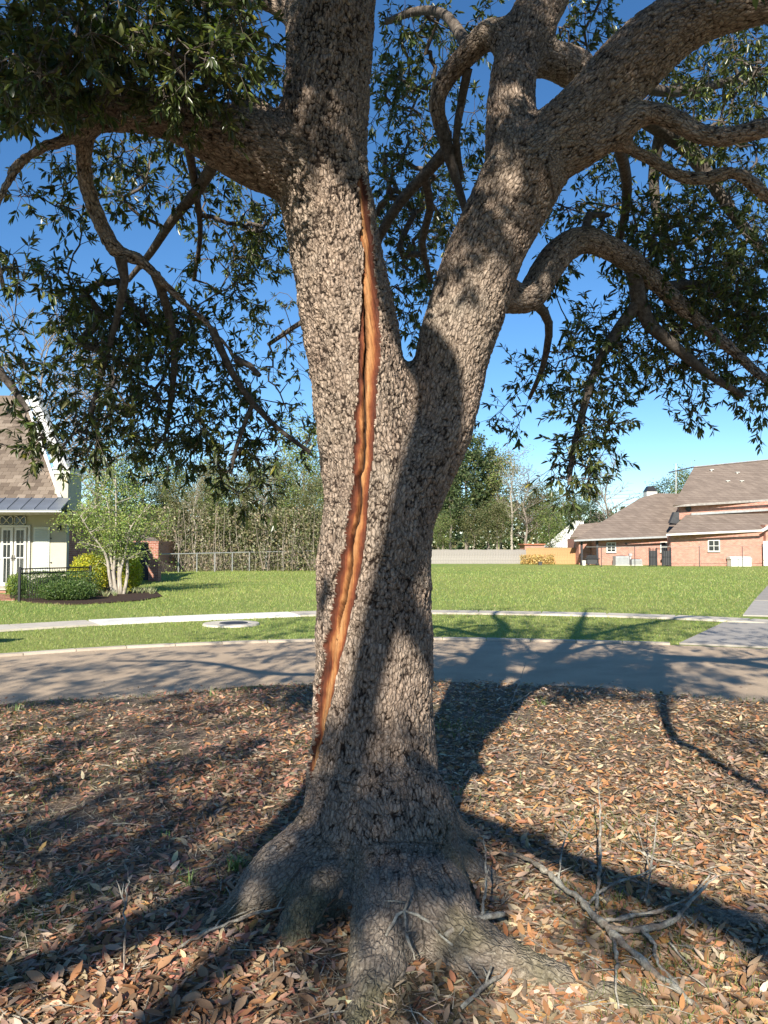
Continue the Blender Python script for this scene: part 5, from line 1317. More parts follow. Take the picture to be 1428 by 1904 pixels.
# ================================================================== PLANTS AND FAR TREES
def leafcloud(name, pts, size, pal_, mat, parent, up=0.3, var=0.2, kind='stuff'):
    n = len(pts); D = rdir(n) + np.array([0, 0, up]); 
    V_, F_, C_ = scatter(np.asarray(pts), D, rdir(n) + np.array([0, -0.3, 0.6]), size * (0.7 + 0.6 * rng.random(n)), size * (0.45 + 0.25 * rng.random(n)), pick(pal_, n, var), DIAM, DIAM_F)
    return npmesh(name, V_, F_, mat, parent, colr=C_, kind=kind)
def gen_tree(h, r0, nb, spread, first, sub_, up=0.5, wob=0.03, conif=False, mr=0.004):
    """returns MB of trunk and limbs, array of twig tips"""
    mb = MB(); tips = []
    n = 9; tp = [Vector((wob * h * math.sin(i * 1.3 + h) * i / n, wob * h * math.cos(i * 1.7 + h) * i / n, h * i / (n - 1))) for i in range(n)]
    mb.tube(tp, [r0 * (1 - 0.93 * i / (n - 1)) + 0.008 for i in range(n)], 6)
    for k in range(nb):
        f_ = first + (1 - first) * (k + random.random()) / nb
        i = min(int(f_ * (n - 1)), n - 2); s_ = tp[i].lerp(tp[i + 1], f_ * (n - 1) - i)
        az = k * 2.399 + random.uniform(-0.4, 0.4)
        ln = spread * h * (1.0 - 0.62 * f_ if conif else (1.05 - 0.55 * abs(f_ - 0.55) * 1.6)) * random.uniform(0.7, 1.15)
        d = Vector((math.cos(az), math.sin(az), up * random.uniform(0.6, 1.3))).normalized()
        r_ = max(0.012, r0 * (1 - f_) * 0.45)
        pts = [s_]
        for q in range(4):
            d = (d + Vector((random.gauss(0, 0.16), random.gauss(0, 0.16), random.gauss(0.03, 0.1)))).normalized(); pts.append(pts[-1] + d * ln / 4)
        mb.tube(pts, [r_ * (1 - 0.8 * j / 4) + mr for j in range(5)], 4, False)
        tips += pts[2:]
        for q in range(sub_):
            a = pts[random.randint(1, 4)]; d2 = (d + Vector((random.gauss(0, 0.7), random.gauss(0, 0.7), random.gauss(0.1, 0.4)))).normalized(); l2 = ln * random.uniform(0.25, 0.5)
            m_ = a + d2 * l2 * 0.5 + Vector((random.gauss(0, 0.05), random.gauss(0, 0.05), 0.02)) * l2; e = a + d2 * l2
            mb.tube([a, m_, e], [r_ * 0.4 + mr, r_ * 0.28 + mr, mr], 3, False); tips += [m_, e]
            for w in range(2):
                d3 = (d2 + Vector((random.gauss(0, 0.7), random.gauss(0, 0.7), random.gauss(0.15, 0.4)))).normalized(); e2 = m_.lerp(e, random.random()) + d3 * l2 * random.uniform(0.4, 0.7); mb.tube([m_.lerp(e, 0.5), e2], [mr * 1.4, mr], 3, False); tips.append(e2)
    return mb, np.array([list(q) for q in tips])
def proto(name, gen, leaf, barkm='far_bark'):
    """leaf: None or (per tip, sigma, size, palette, up)"""
    mb, tips = gen; trk = bpy.data.meshes.new(name + '_trunk'); trk.from_pydata(mb.v, [], mb.f); trk.update(); trk.materials.append(M[barkm])
    trk.polygons.foreach_set('use_smooth', [True] * len(trk.polygons))
    crown = None
    if leaf:
        k, sg, sz, pl, up = leaf; pts = np.repeat(tips, k, 0) + rng.normal(size=(len(tips) * k, 3)) * sg
        o = leafcloud('crown', pts, sz, pl, 'far_leaf', None, up); crown = o.data; bpy.data.objects.remove(o)
    return name, trk, crown
def plant(pt, px, Y, ptop, label, cat='tree', group=None, rz=None, hproto=10.0, sx=1.0):
    name, trk, crown = pt
    x = P(px, 1040, Y).x; h_ = P(px, ptop, Y).z; s_ = h_ / hproto
    r = thing(name, label, cat, (x, Y, 0), group); r.rotation_euler = (0, 0, random.random() * 6.28 if rz is None else rz); r.scale = (s_ * sx, s_ * sx, s_)
    child(r, 'trunk', trk)
    if crown: o = child(r, 'crown', crown); o['kind'] = 'stuff'
    return r
random.seed(23)
SPRING = [(0.16, 0.22, 0.06), (0.22, 0.28, 0.08), (0.12, 0.18, 0.05), (0.28, 0.31, 0.11)]
OLIVE = [(0.13, 0.14, 0.06), (0.18, 0.18, 0.08), (0.10, 0.12, 0.05), (0.22, 0.20, 0.10)]
DARKG = [(0.055, 0.085, 0.035), (0.08, 0.115, 0.045), (0.10, 0.14, 0.05), (0.04, 0.065, 0.03)]
PINE = [(0.07, 0.10, 0.04), (0.10, 0.135, 0.05), (0.13, 0.15, 0.06), (0.05, 0.08, 0.035)]
TAN = [(0.30, 0.25, 0.17), (0.24, 0.20, 0.13), (0.20, 0.19, 0.10), (0.34, 0.30, 0.20)]
bareA = proto('bare_tree', gen_tree(10, 0.16, 20, 0.30, 0.22, 11, 1.0, 0.03, False, 0.011), None, 'far_bark')
bareB = proto('bare_tree', gen_tree(10, 0.14, 14, 0.20, 0.35, 7, 1.1), (4, 0.35, 0.13, TAN, 0.2), 'pale_bark')
slimA = proto('slim_tree', gen_tree(10, 0.12, 14, 0.16, 0.3, 6, 0.9, 0.05), (12, 0.42, 0.20, OLIVE, 0.2), 'far_bark')
slimB = proto('slim_tree', gen_tree(10, 0.13, 14, 0.18, 0.3, 6, 0.8, 0.05), (14, 0.42, 0.20, SPRING + OLIVE, 0.2), 'far_bark')
leafy = proto('leafy_tree', gen_tree(10, 0.20, 18, 0.30, 0.22, 7, 0.6), (9, 0.42, 0.22, SPRING, 0.2), 'far_bark')
darkt = proto('evergreen_tree', gen_tree(10, 0.20, 20, 0.28, 0.15, 7, 0.5), (10, 0.40, 0.22, DARKG, 0.2), 'far_bark')
pineA = proto('pine_tree', gen_tree(10, 0.17, 30, 0.26, 0.22, 6, 0.28, 0.015, True), (10, 0.26, 0.24, PINE, 0.5), 'far_bark')
pineB = proto('pine_tree', gen_tree(10, 0.17, 24, 0.24, 0.35, 6, 0.35, 0.02, True), (10, 0.28, 0.24, PINE, 0.5), 'far_bark')
Lw = 'slim half bare tree in the wood behind the rail fence'; Gw = 'slim trees of the wood left of the oak'
for i, (px, Y, top_) in enumerate([(318, 54, 905), (340, 58, 885), (362, 52, 900), (384, 56, 870), (405, 53, 905), (424, 60, 860), (446, 54, 890), (470, 57, 880), (492, 53, 900), (512, 60, 865), (534, 55, 890), (556, 58, 880), (578, 53, 900), (596, 57, 880), (615, 54, 890), (300, 60, 900), (395, 66, 870), (480, 66, 860)]):
    plant((slimA, slimB, bareB)[i % 3], px, Y, top_, {0: 'slim olive leaved tree in the wood behind the rail fence', 1: 'slim spring green tree in the wood behind the rail fence', 2: 'pale bare trunked tree in the wood behind the rail fence'}[i % 3], 'tree', {0: 'slim olive trees of the wood', 1: 'slim green trees of the wood', 2: 'pale bare trees of the wood'}[i % 3])
plant(leafy, 568, 62, 828, 'tall bright spring green tree beside the oak trunk above the wood', rz=0.4)
plant(darkt, 268, 58, 850, 'dark evergreen tree behind the gate and brick pier', rz=1.1)
plant(leafy, 205, 60, 862, 'broad green tree behind the cream house roof', rz=2.0)
plant(bareA, 75, 48, 622, 'tall bare tree rising behind the cream house roof', rz=0.2)
plant(bareA, 178, 55, 690, 'bare grey tree between the cream house and the wood', rz=2.6)
plant(pineA, 868, 84, 822, 'tallest dark pine beside the oak trunk behind the grey fence', rz=0.3)
plant(pineB, 838, 80, 868, 'dark pine half hidden by the oak trunk behind the grey fence', rz=1.3)
plant(pineB, 908, 88, 846, 'bushy pine right of the tallest pine', rz=2.3)
plant(pineA, 815, 92, 850, 'pine hidden behind the oak trunk', rz=3.3)
plant(slimB, 932, 86, 862, 'loose yellow green tree between the pines and the bare trees', rz=0.8)
plant(bareB, 952, 80, 850, 'tall pale bare tree behind the end of the grey fence', rz=1.8)
plant(bareA, 978, 84, 890, 'spreading grey bare tree behind the orange fence', rz=0.9, sx=1.3)
plant(slimA, 1000, 90, 905, 'olive tree behind the orange board fence', rz=2.9, sx=1.4)
plant(darkt, 1045, 96, 928, 'round green tree behind the white gable', rz=0.5, sx=1.3)
plant(darkt, 1098, 110, 932, 'dark tree below the bare round tree', rz=1.9, sx=1.2)
plant(bareA, 1130, 100, 866, 'round bare tree standing against the sky left of the brick house', rz=1.2, sx=1.15)
plant(leafy, 1022, 84, 955, 'low spring green tree beside the white gable', rz=1.5, sx=1.3)
plant(slimB, 1272, 90, 888, 'thin green treetop above the brick house ridge', rz=1.7)
plant(darkt, 1240, 95, 912, 'dark treetop right of the white chimney', rz=2.7, sx=1.2)
plant(slimA, 880, 78, 950, 'olive undergrowth tree below the pines', rz=0.2, sx=1.6)
plant(slimA, 925, 79, 940, 'olive undergrowth tree below the bushy pine', rz=2.2, sx=1.6)
plant(slimB, 822, 76, 965, 'small bright green sapling beside the oak trunk at the grey fence', rz=1.2, sx=1.4)
# thicket and far wood
n = 30000; u = rng.random(n); bx = np.stack([P(290, 0, 1).x * 54 + (P(660, 0, 1).x - P(290, 0, 1).x) * 54 * u, 50 + 9 * rng.random(n), 4.2 * rng.random(n) ** 1.2], 1)
bx = bx[fbm(bx * 0.8, 7) > 0.42]
th = leafcloud('thicket', bx, 0.20, OLIVE + TAN, 'far_leaf', None, 0.3); tag(th, 'tangled olive brown thicket filling the wood behind the rail fence', 'thicket')
nst = 380; mb = MB()
for k in range(nst):
    a = Vector((P(290, 0, 1).x * 54 + (P(660, 0, 1).x - P(290, 0, 1).x) * 54 * random.random(), random.uniform(50, 60), 0)); b = a + Vector((random.gauss(0, 0.35), random.gauss(0, 0.3), random.uniform(0.8, 4.6)))
    mb.tube([a, (a + b) / 2 + Vector((random.gauss(0, 0.1), 0, 0)), b], [0.02, 0.015, 0.006], 3, False)
o = mb.build('thicket_stems', 'far_bark'); tag(o, 'thin upright stems standing in the thicket', 'stems', kind='stuff')
n = 40000; u = rng.random(n); bx = np.stack([-110 + 200 * u, 112 + 20 * rng.random(n), (5.0 + 5.5 * fbm(np.stack([u * 60, u * 0, u * 0], 1), 3)) * rng.random(n)], 1)
n = 11000; u = rng.random(n); b2_ = np.stack([-70 + 140 * u, -34 - 12 * rng.random(n), (9.0 + 4.0 * fbm(np.stack([u * 40, u * 0, u * 0], 1), 5)) * rng.random(n) ** 0.8], 1)  # unseen row added behind the camera to block low sky fill
bx = np.vstack([bx, b2_])
fw = leafcloud('far_woods', bx, 0.9, DARKG + OLIVE, 'far_leaf', None, 0.3); tag(fw, 'distant line of dark green woods along the horizon, plus an added unseen row behind the camera', 'woods')
# white gable among the trees and a red wall
wg = thing('white_gabled_house', 'white roofed house half hidden by green leaves behind the orange fence', 'house', (P(1045, 1020, 92).x, 92, 0))
poly('roof', 'white_paint', wg, [(1008, 1018, 92), (1090, 1018, 92), (1085, 968, 96), (1068, 968, 96)], (0, 0.3, -0.2))
one('wall', 'pink_brick', wg, 1000, 1018.5, 1095, 1046, 92.3, 97)
rw = thing('red_brick_outbuilding', 'low red brick building behind the end of the grey fence', 'building', (P(992, 1030, 78).x, 78, 0))
one('wall', 'pink_brick', rw, 976, 1013, 1012, 1044, 78, 81); one('roof_edge', 'rust_red', rw, 974, 1011, 1014, 1013, 77.8, 81.2)
# dry plants before the orange fence
n = 1500; c = P(1000, 1042, 68.6); bx = np.stack([c.x + (rng.random(n) - 0.5) * 3.0, 68.4 + rng.random(n) * 0.8, 0.8 * rng.random(n) ** 1.4], 1)
dp_ = leafcloud('dry_plants', bx, 0.16, [(0.55, 0.38, 0.14), (0.48, 0.30, 0.11), (0.60, 0.45, 0.20)], 'far_leaf', None, 1.2, kind=None); tag(dp_, 'golden dried plants along the orange board fence', 'plants', kind='stuff')
vb = thing('valve_box', 'small dark box standing on the lawn before the dried plants', 'box', (P(1005, 1048, 66).x, 66, 0))
a, b = P(1002, 1050, 66), P(1008, 1045, 66); mb = MB(); mb.box((a.x, 66, -0.02), (b.x, 66.3, b.z)); mb.build('case', 'dark_vent', vb); mb = MB(); mb.box((a.x - 0.02, 65.97, b.z + 0.001), (b.x + 0.02, 66.33, b.z + 0.03)); mb.build('lid', 'dark_paint', vb)

# ---- planting bed
bed = MB(); q = [(x, y, 0) for x, y in BED]; bed.prism(q, (0, 0, 0.035)); tag(bed.build('mulch_bed', 'mulch'), 'dark mulch bed around the hedge and multi stemmed tree', 'bed', kind='structure')
def shrub(name, label, pxs, Y0, Y1, ytop, pal_, n, size, cat='shrub', boxy=False):
    x0, x1 = P(pxs[0], 1080, (Y0 + Y1) / 2).x, P(pxs[1], 1080, (Y0 + Y1) / 2).x; h_ = P(0, ytop, (Y0 + Y1) / 2).z
    t_ = thing(name, label, cat, ((x0 + x1) / 2, (Y0 + Y1) / 2, 0)); cx_ = (x0 + x1) / 2; cy_ = (Y0 + Y1) / 2
    d = rdir(n)
    if boxy:
        m_ = np.abs(d).max(1, keepdims=True); d = d / m_ ** 0.86
    else: d[:, 2] = d[:, 2]
    rr_ = (0.80 + 0.24 * rng.random(n)) * (0.86 + 0.3 * fbm(d * 3 + x0, 5))
    pts = np.stack([cx_ + d[:, 0] * rr_ * (x1 - x0) / 2, cy_ + d[:, 1] * rr_ * (Y1 - Y0) / 2, h_ * 0.48 + d[:, 2] * rr_ * h_ * 0.52], 1); pts[:, 2] = np.abs(pts[:, 2])
    leafcloud('foliage', pts, size, pal_, 'shrub_leaf', t_, 0.6)
    mb = MB()
    for k in range(7):
        a = Vector((cx_ + random.gauss(0, 0.07), cy_ + random.gauss(0, 0.07), 0.0)); e = Vector((cx_ + random.uniform(-0.38, 0.38) * (x1 - x0), cy_ + random.uniform(-0.35, 0.35) * (Y1 - Y0), h_ * random.uniform(0.5, 0.85))); mb.tube([a, a.lerp(e, 0.5) + Vector((0, 0, 0.1)), e], [0.025, 0.018, 0.008], 4, False)
    mb.build('stems', 'far_bark', t_)
    # inner mass keeps the shrub opaque as a dense plant is
    n2 = n // 2; d = rdir(n2) * (rng.random((n2, 1)) ** 0.4) * 0.8
    pts = np.stack([cx_ + d[:, 0] * (x1 - x0) / 2, cy_ + d[:, 1] * (Y1 - Y0) / 2, h_ * 0.48 + d[:, 2] * h_ * 0.5], 1)
    leafcloud('inner_foliage', pts, size * 1.6, pal_, 'shrub_leaf', t_, 0.3)
    return t_
BOX = [(0.07, 0.12, 0.03), (0.10, 0.16, 0.04), (0.14, 0.20, 0.05), (0.05, 0.09, 0.025)]
GOLD = [(0.50, 0.47, 0.03), (0.40, 0.40, 0.035), (0.58, 0.52, 0.05), (0.26, 0.29, 0.04)]
shrub('clipped_hedge', 'clipped dark green hedge behind the black iron railing', (40, 172), 23.6, 25.6, 1064, BOX, 9000, 0.05, 'hedge', True)
shrub('box_shrub', 'low rounded green shrub in front of the clipped hedge', (72, 178), 22.6, 24.0, 1080, BOX, 5000, 0.05)
shrub('lime_shrub', 'bright lime green clipped shrub beside the front step', (18, 46), 25.2, 26.4, 1068, [(0.24, 0.32, 0.04), (0.32, 0.38, 0.06), (0.18, 0.25, 0.04)], 2200, 0.05)
shrub('golden_shrub', 'golden yellow shrub between the iron railing and the pale multi stemmed trunk', (132, 208), 26.6, 28.4, 1030, GOLD, 4200, 0.07)
shrub('golden_shrub', 'golden yellow shrub between the pale multi stemmed trunk and the arched gate', (222, 262), 27.2, 28.8, 1032, GOLD, 2800, 0.07)
# iron railing
ra = thing('iron_railing', 'black iron railing with slim bars in front of the clipped hedge', 'railing', (P(100, 1118, 23.0).x, 23.0, 0))
pa, pb = P(37, 1058, 22.6), P(168, 1054.5, 25.4)
for w_, q_ in ((pa, 0.032), (pb, 0.032)):
    mb = MB(); mb.box((w_.x - q_, w_.y - q_, 0), (w_.x + q_, w_.y + q_, w_.z + 0.06)); mb.build('post', 'black_iron', ra)
for dz_ in (0.0, -0.13):
    mb = MB(); mb.tube([pa + Vector((0, 0, dz_)), pb + Vector((0, 0, dz_))], [0.02, 0.02], 4); mb.build('rail', 'black_iron', ra)
nb_ = 30
for i in range(1, nb_):
    c = pa.lerp(pb, i / nb_); mb = MB(); mb.bar((c.x, c.y, 0.03), (c.x, c.y, c.z), 0.008, 5); mb.build('bar', 'black_iron', ra)
# multi stemmed tree
mt = thing('crape_myrtle', 'small multi stemmed tree with pale trunks and light green new leaves', 'tree', (P(217, 1104, 26).x, 26, 0))
mb = MB(); tips = []
for k, (bx_, tx_, ty_, ry_) in enumerate([(206, 150, 960, -0.4), (209, 190, 900, 0.3), (214, 215, 880, -0.2), (219, 245, 890, 0.3), (222, 280, 940, -0.2), (226, 300, 975, 0.5), (212, 170, 930, 0.8)]):
    a = P(bx_ + 4, 1104, 26); a.z = -0.02; m_ = P(bx_ + (tx_ - bx_) * 0.18, 1030, 26 + ry_ * 0.3); e = P(tx_, ty_, 26 + ry_ * 2)
    p_, r_ = catmull([a, a.lerp(m_, 0.5) + Vector((random.gauss(0, 0.05), 0, 0)), m_, m_.lerp(e, 0.5) + Vector((random.gauss(0, 0.1), 0, 0.1)), e], [0.062, 0.052, 0.042, 0.028, 0.010], 0.25)
    mb.tube(p_, r_, 7)
    for q_ in range(10):
        s_ = Vector(p_[random.randint(len(p_) // 3, len(p_) - 1)]); d = Vector((random.gauss(0, 0.8), random.gauss(0, 0.8), random.uniform(0.1, 0.9))).normalized(); l_ = random.uniform(0.5, 1.1); e2 = s_ + d * l_
        mb.tube([s_, s_.lerp(e2, 0.5) + Vector((0, 0, 0.05)), e2], [0.018, 0.012, 0.005], 4, False)
        for z_ in range(4):
            s3 = s_.lerp(e2, random.uniform(0.3, 1)); e3 = s3 + Vector((random.gauss(0, 0.3), random.gauss(0, 0.3), random.gauss(0.08, 0.2))); mb.tube([s3, e3], [0.006, 0.003], 3, False); tips += [list(e3), list(s3.lerp(e3, 0.5))]
# low branch reaching out towards the doors
e = P(118, 975, 25.6); s_ = P(190, 990, 26); mb.tube([s_, s_.lerp(e, 0.5) + Vector((0, 0, 0.12)), e], [0.02, 0.014, 0.006], 5)
for z_ in range(40): tips.append(list(s_.lerp(e, random.uniform(0.2, 1.05)) + Vector((random.gauss(0, 0.15), random.gauss(0, 0.2), random.gauss(0.08, 0.1)))))
mb.build('trunk', 'pale_bark', mt, True)
tips = np.array(tips); pts = np.repeat(tips, 20, 0) + rng.normal(size=(len(tips) * 20, 3)) * 0.14
leafcloud('crown', pts, 0.075, [(0.20, 0.27, 0.06), (0.27, 0.33, 0.08), (0.14, 0.20, 0.05), (0.33, 0.37, 0.12)], 'shrub_leaf', mt, 0.2)
# strappy clumps along the bed
for k, (px_, py_) in enumerate([(184, 1108), (198, 1111), (216, 1110), (238, 1106), (250, 1104), (262, 1105), (274, 1104), (284, 1106)]):
    g = G(px_, py_); t_ = thing('strappy_plant', 'small clump of pale variegated strap leaves along the mulch bed', 'plant', (g.x, g.y, 0.03), 'strap leaved clumps edging the bed')
    for w in range(3):
        n = 16; az = rng.random(n) * 6.283; D = np.stack([np.cos(az) * 0.5, np.sin(az) * 0.5, 0.5 + rng.random(n) * 0.6], 1)
        V_, F_, C_ = scatter(np.tile([g.x + random.gauss(0, 0.08), g.y, 0.02], (n, 1)), D, rdir(n), 0.16 + 0.14 * rng.random(n), np.full(n, 0.022), pick([(0.42, 0.42, 0.24), (0.30, 0.33, 0.16), (0.50, 0.48, 0.30)], n), BLADE, BLADE_F)
        npmesh('leaf_fan', V_, F_, 'grass_blade', t_, colr=C_)
# utility cover in the verge
uc = G(430, 1161.5); cov = thing('utility_cover', 'round concrete utility cover with a dark lid set in the grass verge', 'manhole', (uc.x, uc.y, 0))
mb = MB(); mb.tube([(uc.x, uc.y, -0.02), (uc.x, uc.y, 0.035)], [0.60, 0.58], 28); mb.build('collar', 'pale_concrete', cov)
mb = MB(); mb.tube([(uc.x + 0.05, uc.y, 0.036), (uc.x + 0.05, uc.y, 0.046)], [0.30, 0.29], 24); mb.build('lid', 'dark_vent', cov)
# letter box beside the road: only its shadow reaches the verge in view
mx_, my_ = -7.15, 11.55
lb = thing('mailbox', 'mailbox on a post whose shadow falls on the grass verge', 'mailbox', (mx_, my_, 0))
mb = MB(); mb.box((mx_ - 0.05, my_ - 0.05, 0), (mx_ + 0.05, my_ + 0.05, 1.02)); mb.build('post', 'dark_paint', lb)
mb = MB(); mb.prism([(mx_ - 0.3 , my_ - 0.1, 1.021), (mx_ - 0.3, my_ + 0.1, 1.021), (mx_ - 0.3, my_ + 0.1, 1.17), (mx_ - 0.3, my_ + 0.05, 1.25), (mx_ - 0.3, my_ - 0.05, 1.25), (mx_ - 0.3, my_ - 0.1, 1.17)], (0.55, 0, 0)); mb.build('box', 'dark_paint', lb)
mb = MB(); mb.box((mx_ + 0.1, my_ - 0.125, 1.1), (mx_ + 0.13, my_ - 0.101, 1.36)); mb.build('flag', 'rust_red', lb)

# ================================================================== FALLEN STICKS AND TUFTS
def gz(px, py, dz=0.0):
    g = G(px, py, 0.05); return Vector((g.x, g.y, float(yard_z(g.x, g.y)) + dz))
def stick(name, label, chains, cat='branch', parts=('stem', 'side_shoot')):
    g = gz(chains[0][0][0], chains[0][0][1]); t_ = thing(name, label, cat, (g.x, g.y, g.z))
    for k, ch_ in enumerate(chains):
        pts = [gz(a, b, c_) for a, b, c_, r in ch_]; rad = [r for a, b, c_, r in ch_]
        p_, r_ = catmull(pts, rad, 0.03)
        p_ = p_ + rng.normal(size=p_.shape) * (0.0022 if k else 0.0035); r_ = r_ * np.clip(1 + 0.2 * rng.normal(size=len(r_)), 0.6, 1.6)
        mb = MB(); mb.tube(p_, r_, 7); mb.build(parts[0] if k == 0 else parts[1], 'dead_stick', t_, True)
        for w in range(len(p_) // 9 if len(chains) > 5 else 1):
            i = random.randint(len(p_) // 4, len(p_) - 2); a = Vector(p_[i]); d = Vector((random.gauss(0, 1), random.gauss(0, 1), random.uniform(0.0, 0.9))).normalized() * random.uniform(0.04, 0.13)
            mb = MB(); mb.tube([a, a + d * 0.5 + Vector((random.gauss(0, 0.006), random.gauss(0, 0.006), 0.004)), a + d], [0.0032, 0.0024, 0.0012], 5); mb.build('twig', 'dead_stick', t_, True)
    return t_
stick('fallen_branch', 'large lichen covered dead branch lying on the orange leaves right of the trunk', [
    [(930, 1625, 0.03, 0.006), (985, 1648, 0.05, 0.010), (1040, 1690, 0.06, 0.014), (1090, 1725, 0.05, 0.016), (1130, 1765, 0.05, 0.017), (1165, 1800, 0.04, 0.016), (1210, 1835, 0.03, 0.014), (1255, 1870, 0.03, 0.012), (1310, 1915, 0.02, 0.010)],
    [(1130, 1765, 0.05, 0.012), (1190, 1772, 0.06, 0.012), (1250, 1762, 0.08, 0.010), (1290, 1740, 0.13, 0.007), (1335, 1722, 0.20, 0.004)],
    [(1120, 1755, 0.05, 0.009), (1170, 1745, 0.06, 0.008), (1230, 1735, 0.07, 0.007), (1290, 1715, 0.10, 0.004), (1322, 1694, 0.14, 0.003)],
    [(1190, 1772, 0.06, 0.009), (1215, 1790, 0.05, 0.009), (1225, 1830, 0.04, 0.006), (1260, 1865, 0.03, 0.004)],
    [(1140, 1780, 0.05, 0.007), (1150, 1830, 0.04, 0.006), (1172, 1860, 0.03, 0.003)],
    [(1090, 1725, 0.05, 0.007), (1130, 1690, 0.06, 0.006), (1200, 1668, 0.08, 0.004), (1222, 1662, 0.10, 0.003)],
    [(1110, 1730, 0.05, 0.008), (1118, 1660, 0.20, 0.006), (1114, 1590, 0.36, 0.003)],
    [(1200, 1720, 0.07, 0.005), (1215, 1680, 0.18, 0.004), (1226, 1625, 0.30, 0.002)],
    [(1040, 1690, 0.06, 0.006), (1048, 1650, 0.14, 0.004), (1085, 1612, 0.22, 0.002)],
    [(1245, 1790, 0.05, 0.004), (1290, 1830, 0.03, 0.004), (1340, 1890, 0.02, 0.002)],
    [(1150, 1835, 0.04, 0.006), (1145, 1870, 0.06, 0.004), (1150, 1910, 0.03, 0.003)]])
stick('fallen_branch', 'short grey stick lying on the root at the foot of the trunk', [[(828, 1822, 0.10, 0.009), (860, 1805, 0.12, 0.012), (895, 1792, 0.12, 0.012), (940, 1774, 0.10, 0.011)], [(895, 1792, 0.12, 0.006), (905, 1740, 0.18, 0.005), (900, 1680, 0.22, 0.003)]])
stick('fallen_branch', 'thin forked grey twig arching over the front root', [[(705, 1860, 0.04, 0.004), (722, 1825, 0.13, 0.005), (752, 1805, 0.16, 0.006), (790, 1810, 0.14, 0.005), (840, 1830, 0.08, 0.004)], [(752, 1805, 0.16, 0.005), (760, 1832, 0.11, 0.005), (772, 1852, 0.07, 0.003)], [(752, 1805, 0.16, 0.005), (765, 1790, 0.22, 0.003)]])
stick('fallen_branch', 'pale thin stick lying across the leaves above the big fallen branch', [[(1150, 1580, 0.02, 0.004), (1200, 1610, 0.03, 0.006), (1270, 1625, 0.02, 0.005), (1330, 1640, 0.02, 0.003)], [(1200, 1610, 0.03, 0.004), (1185, 1580, 0.08, 0.003)]])
stick('fallen_branch', 'thin pale stick on the sunny litter near the road', [[(1105, 1342, 0.02, 0.006), (1135, 1340, 0.03, 0.007), (1168, 1344, 0.02, 0.005)], [(1135, 1340, 0.03, 0.004), (1150, 1330, 0.06, 0.003)]])
stick('fallen_branch', 'bare upright twig beside the trunk shadow near the road', [[(935, 1318, 0.02, 0.008), (958, 1310, 0.03, 0.008), (988, 1296, 0.05, 0.004)], [(950, 1314, 0.03, 0.006), (968, 1290, 0.18, 0.004), (978, 1272, 0.28, 0.003)]])
stick('fallen_branch', 'long thin twig lying on the leaves left of the left root', [[(330, 1800, 0.03, 0.004), (400, 1770, 0.04, 0.005), (470, 1752, 0.05, 0.005), (540, 1738, 0.05, 0.003)], [(400, 1770, 0.04, 0.003), (430, 1740, 0.05, 0.002)]])
stick('fallen_branch', 'thin upright broken twig among leaves left of the roots', [[(230, 1840, 0.02, 0.004), (232, 1780, 0.14, 0.004), (238, 1735, 0.22, 0.002)], [(232, 1780, 0.14, 0.003), (215, 1752, 0.20, 0.002)]])
stick('fallen_branch', 'grey stick across the leaves at the foot of the front root', [[(860, 1910, 0.03, 0.006), (900, 1880, 0.04, 0.008), (940, 1855, 0.05, 0.006)], [(900, 1880, 0.04, 0.004), (915, 1868, 0.09, 0.003)]])
# leaf pile in the hollow between the roots
n = 420; c_ = gz(622, 1748); aa_ = rng.random(n) * 6.283; rr_ = 0.26 * np.sqrt(rng.random(n)); pos = np.stack([c_.x + rr_ * np.cos(aa_), c_.y + 0.75 * rr_ * np.sin(aa_), c_.z + 0.10 * (1 - rr_ / 0.26) * rng.random(n)], 1)
yaw = rng.random(n) * 6.283; L1 = 0.03 + 0.035 * rng.random(n)
v1, f1_, q1 = scatter(pos, np.stack([np.cos(yaw), np.sin(yaw), rng.normal(size=n) * 0.4], 1), rdir(n) * 0.7 + np.array([0, 0, 1]), L1, L1 * 0.35, pick(pal[2:6] + [(0.16, 0.10, 0.07)], n, 0.2))
tag(npmesh('leaf_pile', v1, f1_, 'litter_leaf', colr=q1, kind='stuff'), 'rusty brown leaves piled in the hollow between the oak roots', 'leaf pile')
n = 700; mb = MB()
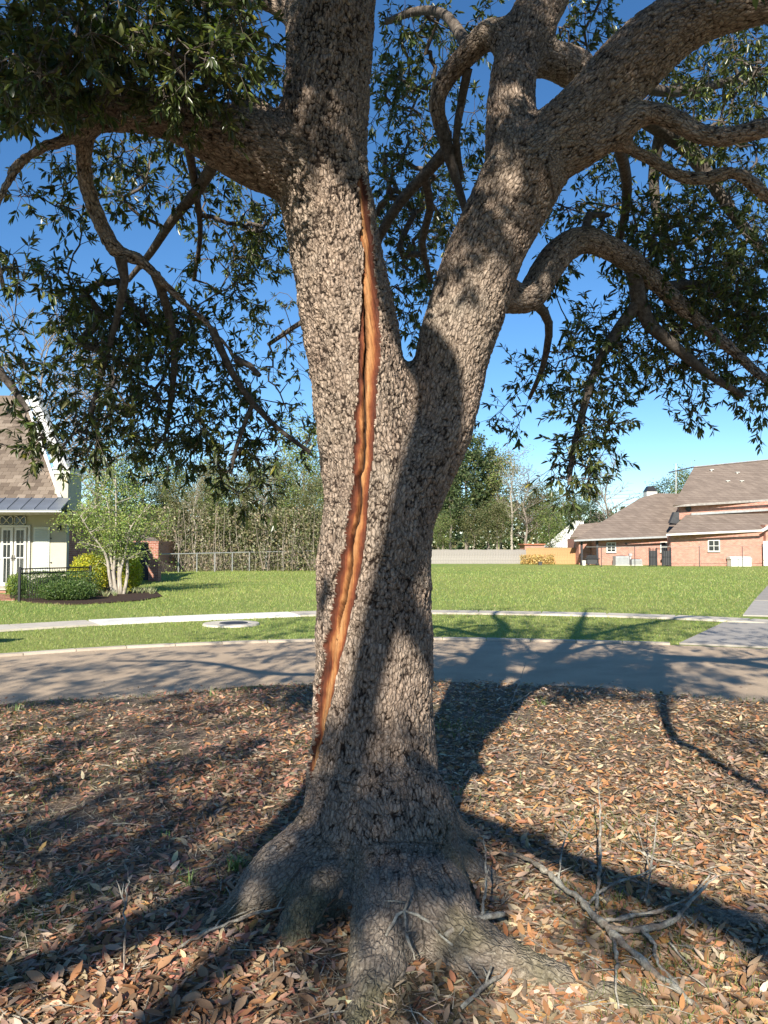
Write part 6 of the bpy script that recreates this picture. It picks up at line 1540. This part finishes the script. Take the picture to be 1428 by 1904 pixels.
for k in range(n):
    yy_ = 2.2 * (8.5 / 2.2) ** random.random(); xx_ = random.uniform(-1, 1) * (0.55 * yy_ + 0.2)
    if yy_ > float(near_y(xx_)) - 0.1: continue
    z_ = float(yard_z(xx_, yy_)) + random.uniform(0.008, 0.03); a = random.random() * 6.283; l_ = random.uniform(0.05, 0.24)
    d = Vector((math.cos(a), math.sin(a), random.uniform(-0.05, 0.12))) * l_; c = Vector((xx_, yy_, z_)); r_ = random.uniform(0.0012, 0.0032)
    mb.tube([c - d / 2, c + Vector((random.gauss(0, 0.012), random.gauss(0, 0.012), 0.006)), c + d / 2], [r_, r_ * 0.9, r_ * 0.5], 4, False)
tag(mb.build('twig_litter', 'dead_stick'), 'small broken twigs scattered among the fallen leaves', 'twigs', kind='stuff')
def tuft(px_, py_, label, nb_, h_):
    g = gz(px_, py_); t_ = thing('grass_tuft', label, 'grass', tuple(g))
    for k in range(nb_):
        az = random.random() * 6.283; ln = random.uniform(0.5, 1) * h_; lean = random.uniform(0.25, 1.0)
        d = Vector((math.cos(az) * lean, math.sin(az) * lean, 1)).normalized(); s_ = Vector((-math.sin(az), math.cos(az), 0)) * random.uniform(0.0022, 0.0042)
        b = g + Vector((random.gauss(0, 0.02), random.gauss(0, 0.02), -0.01)); m_ = b + d * ln * 0.55; e = m_ + (d + Vector((d.x, d.y, -0.8)) * 0.5).normalized() * ln * 0.45
        mb = MB(); mb.add([b - s_, b + s_, m_ + s_ * 0.8, m_ - s_ * 0.8, e], [(0, 1, 2, 3), (3, 2, 4)]); mb.build('blade', 'tuft_blade', t_)
t = NT('tuft_blade'); oi = t.node('ShaderNodeObjectInfo'); t.color(t.ramp(oi.outputs['Random'], [(0, (0.13, 0.22, 0.05)), (0.6, (0.24, 0.34, 0.10)), (1, (0.42, 0.46, 0.22))])); t.rough(0.5, 0.3); M['tuft_blade'] = t.m
tuft(438, 1648, 'larger pale green grass tuft left of the oak root', 60, 0.12); tuft(347, 1668, 'smaller bright green grass tuft farther from the oak root', 36, 0.11); tuft(312, 1568, 'tiny green weed tuft in the dappled shade', 14, 0.07); tuft(1195, 1640, 'weedy green tuft beyond the fallen branch', 14, 0.08); tuft(985, 1612, 'small green weed beside the root in sunlight', 16, 0.05)
tuft(395, 1292, 'dark grass tuft at the road edge left of the oak', 18, 0.16); tuft(30, 1322, 'grass tuft at the shaded road edge far from the oak', 18, 0.16); tuft(1010, 1312, 'pale dry grass tuft beside the bare upright twig', 16, 0.14)
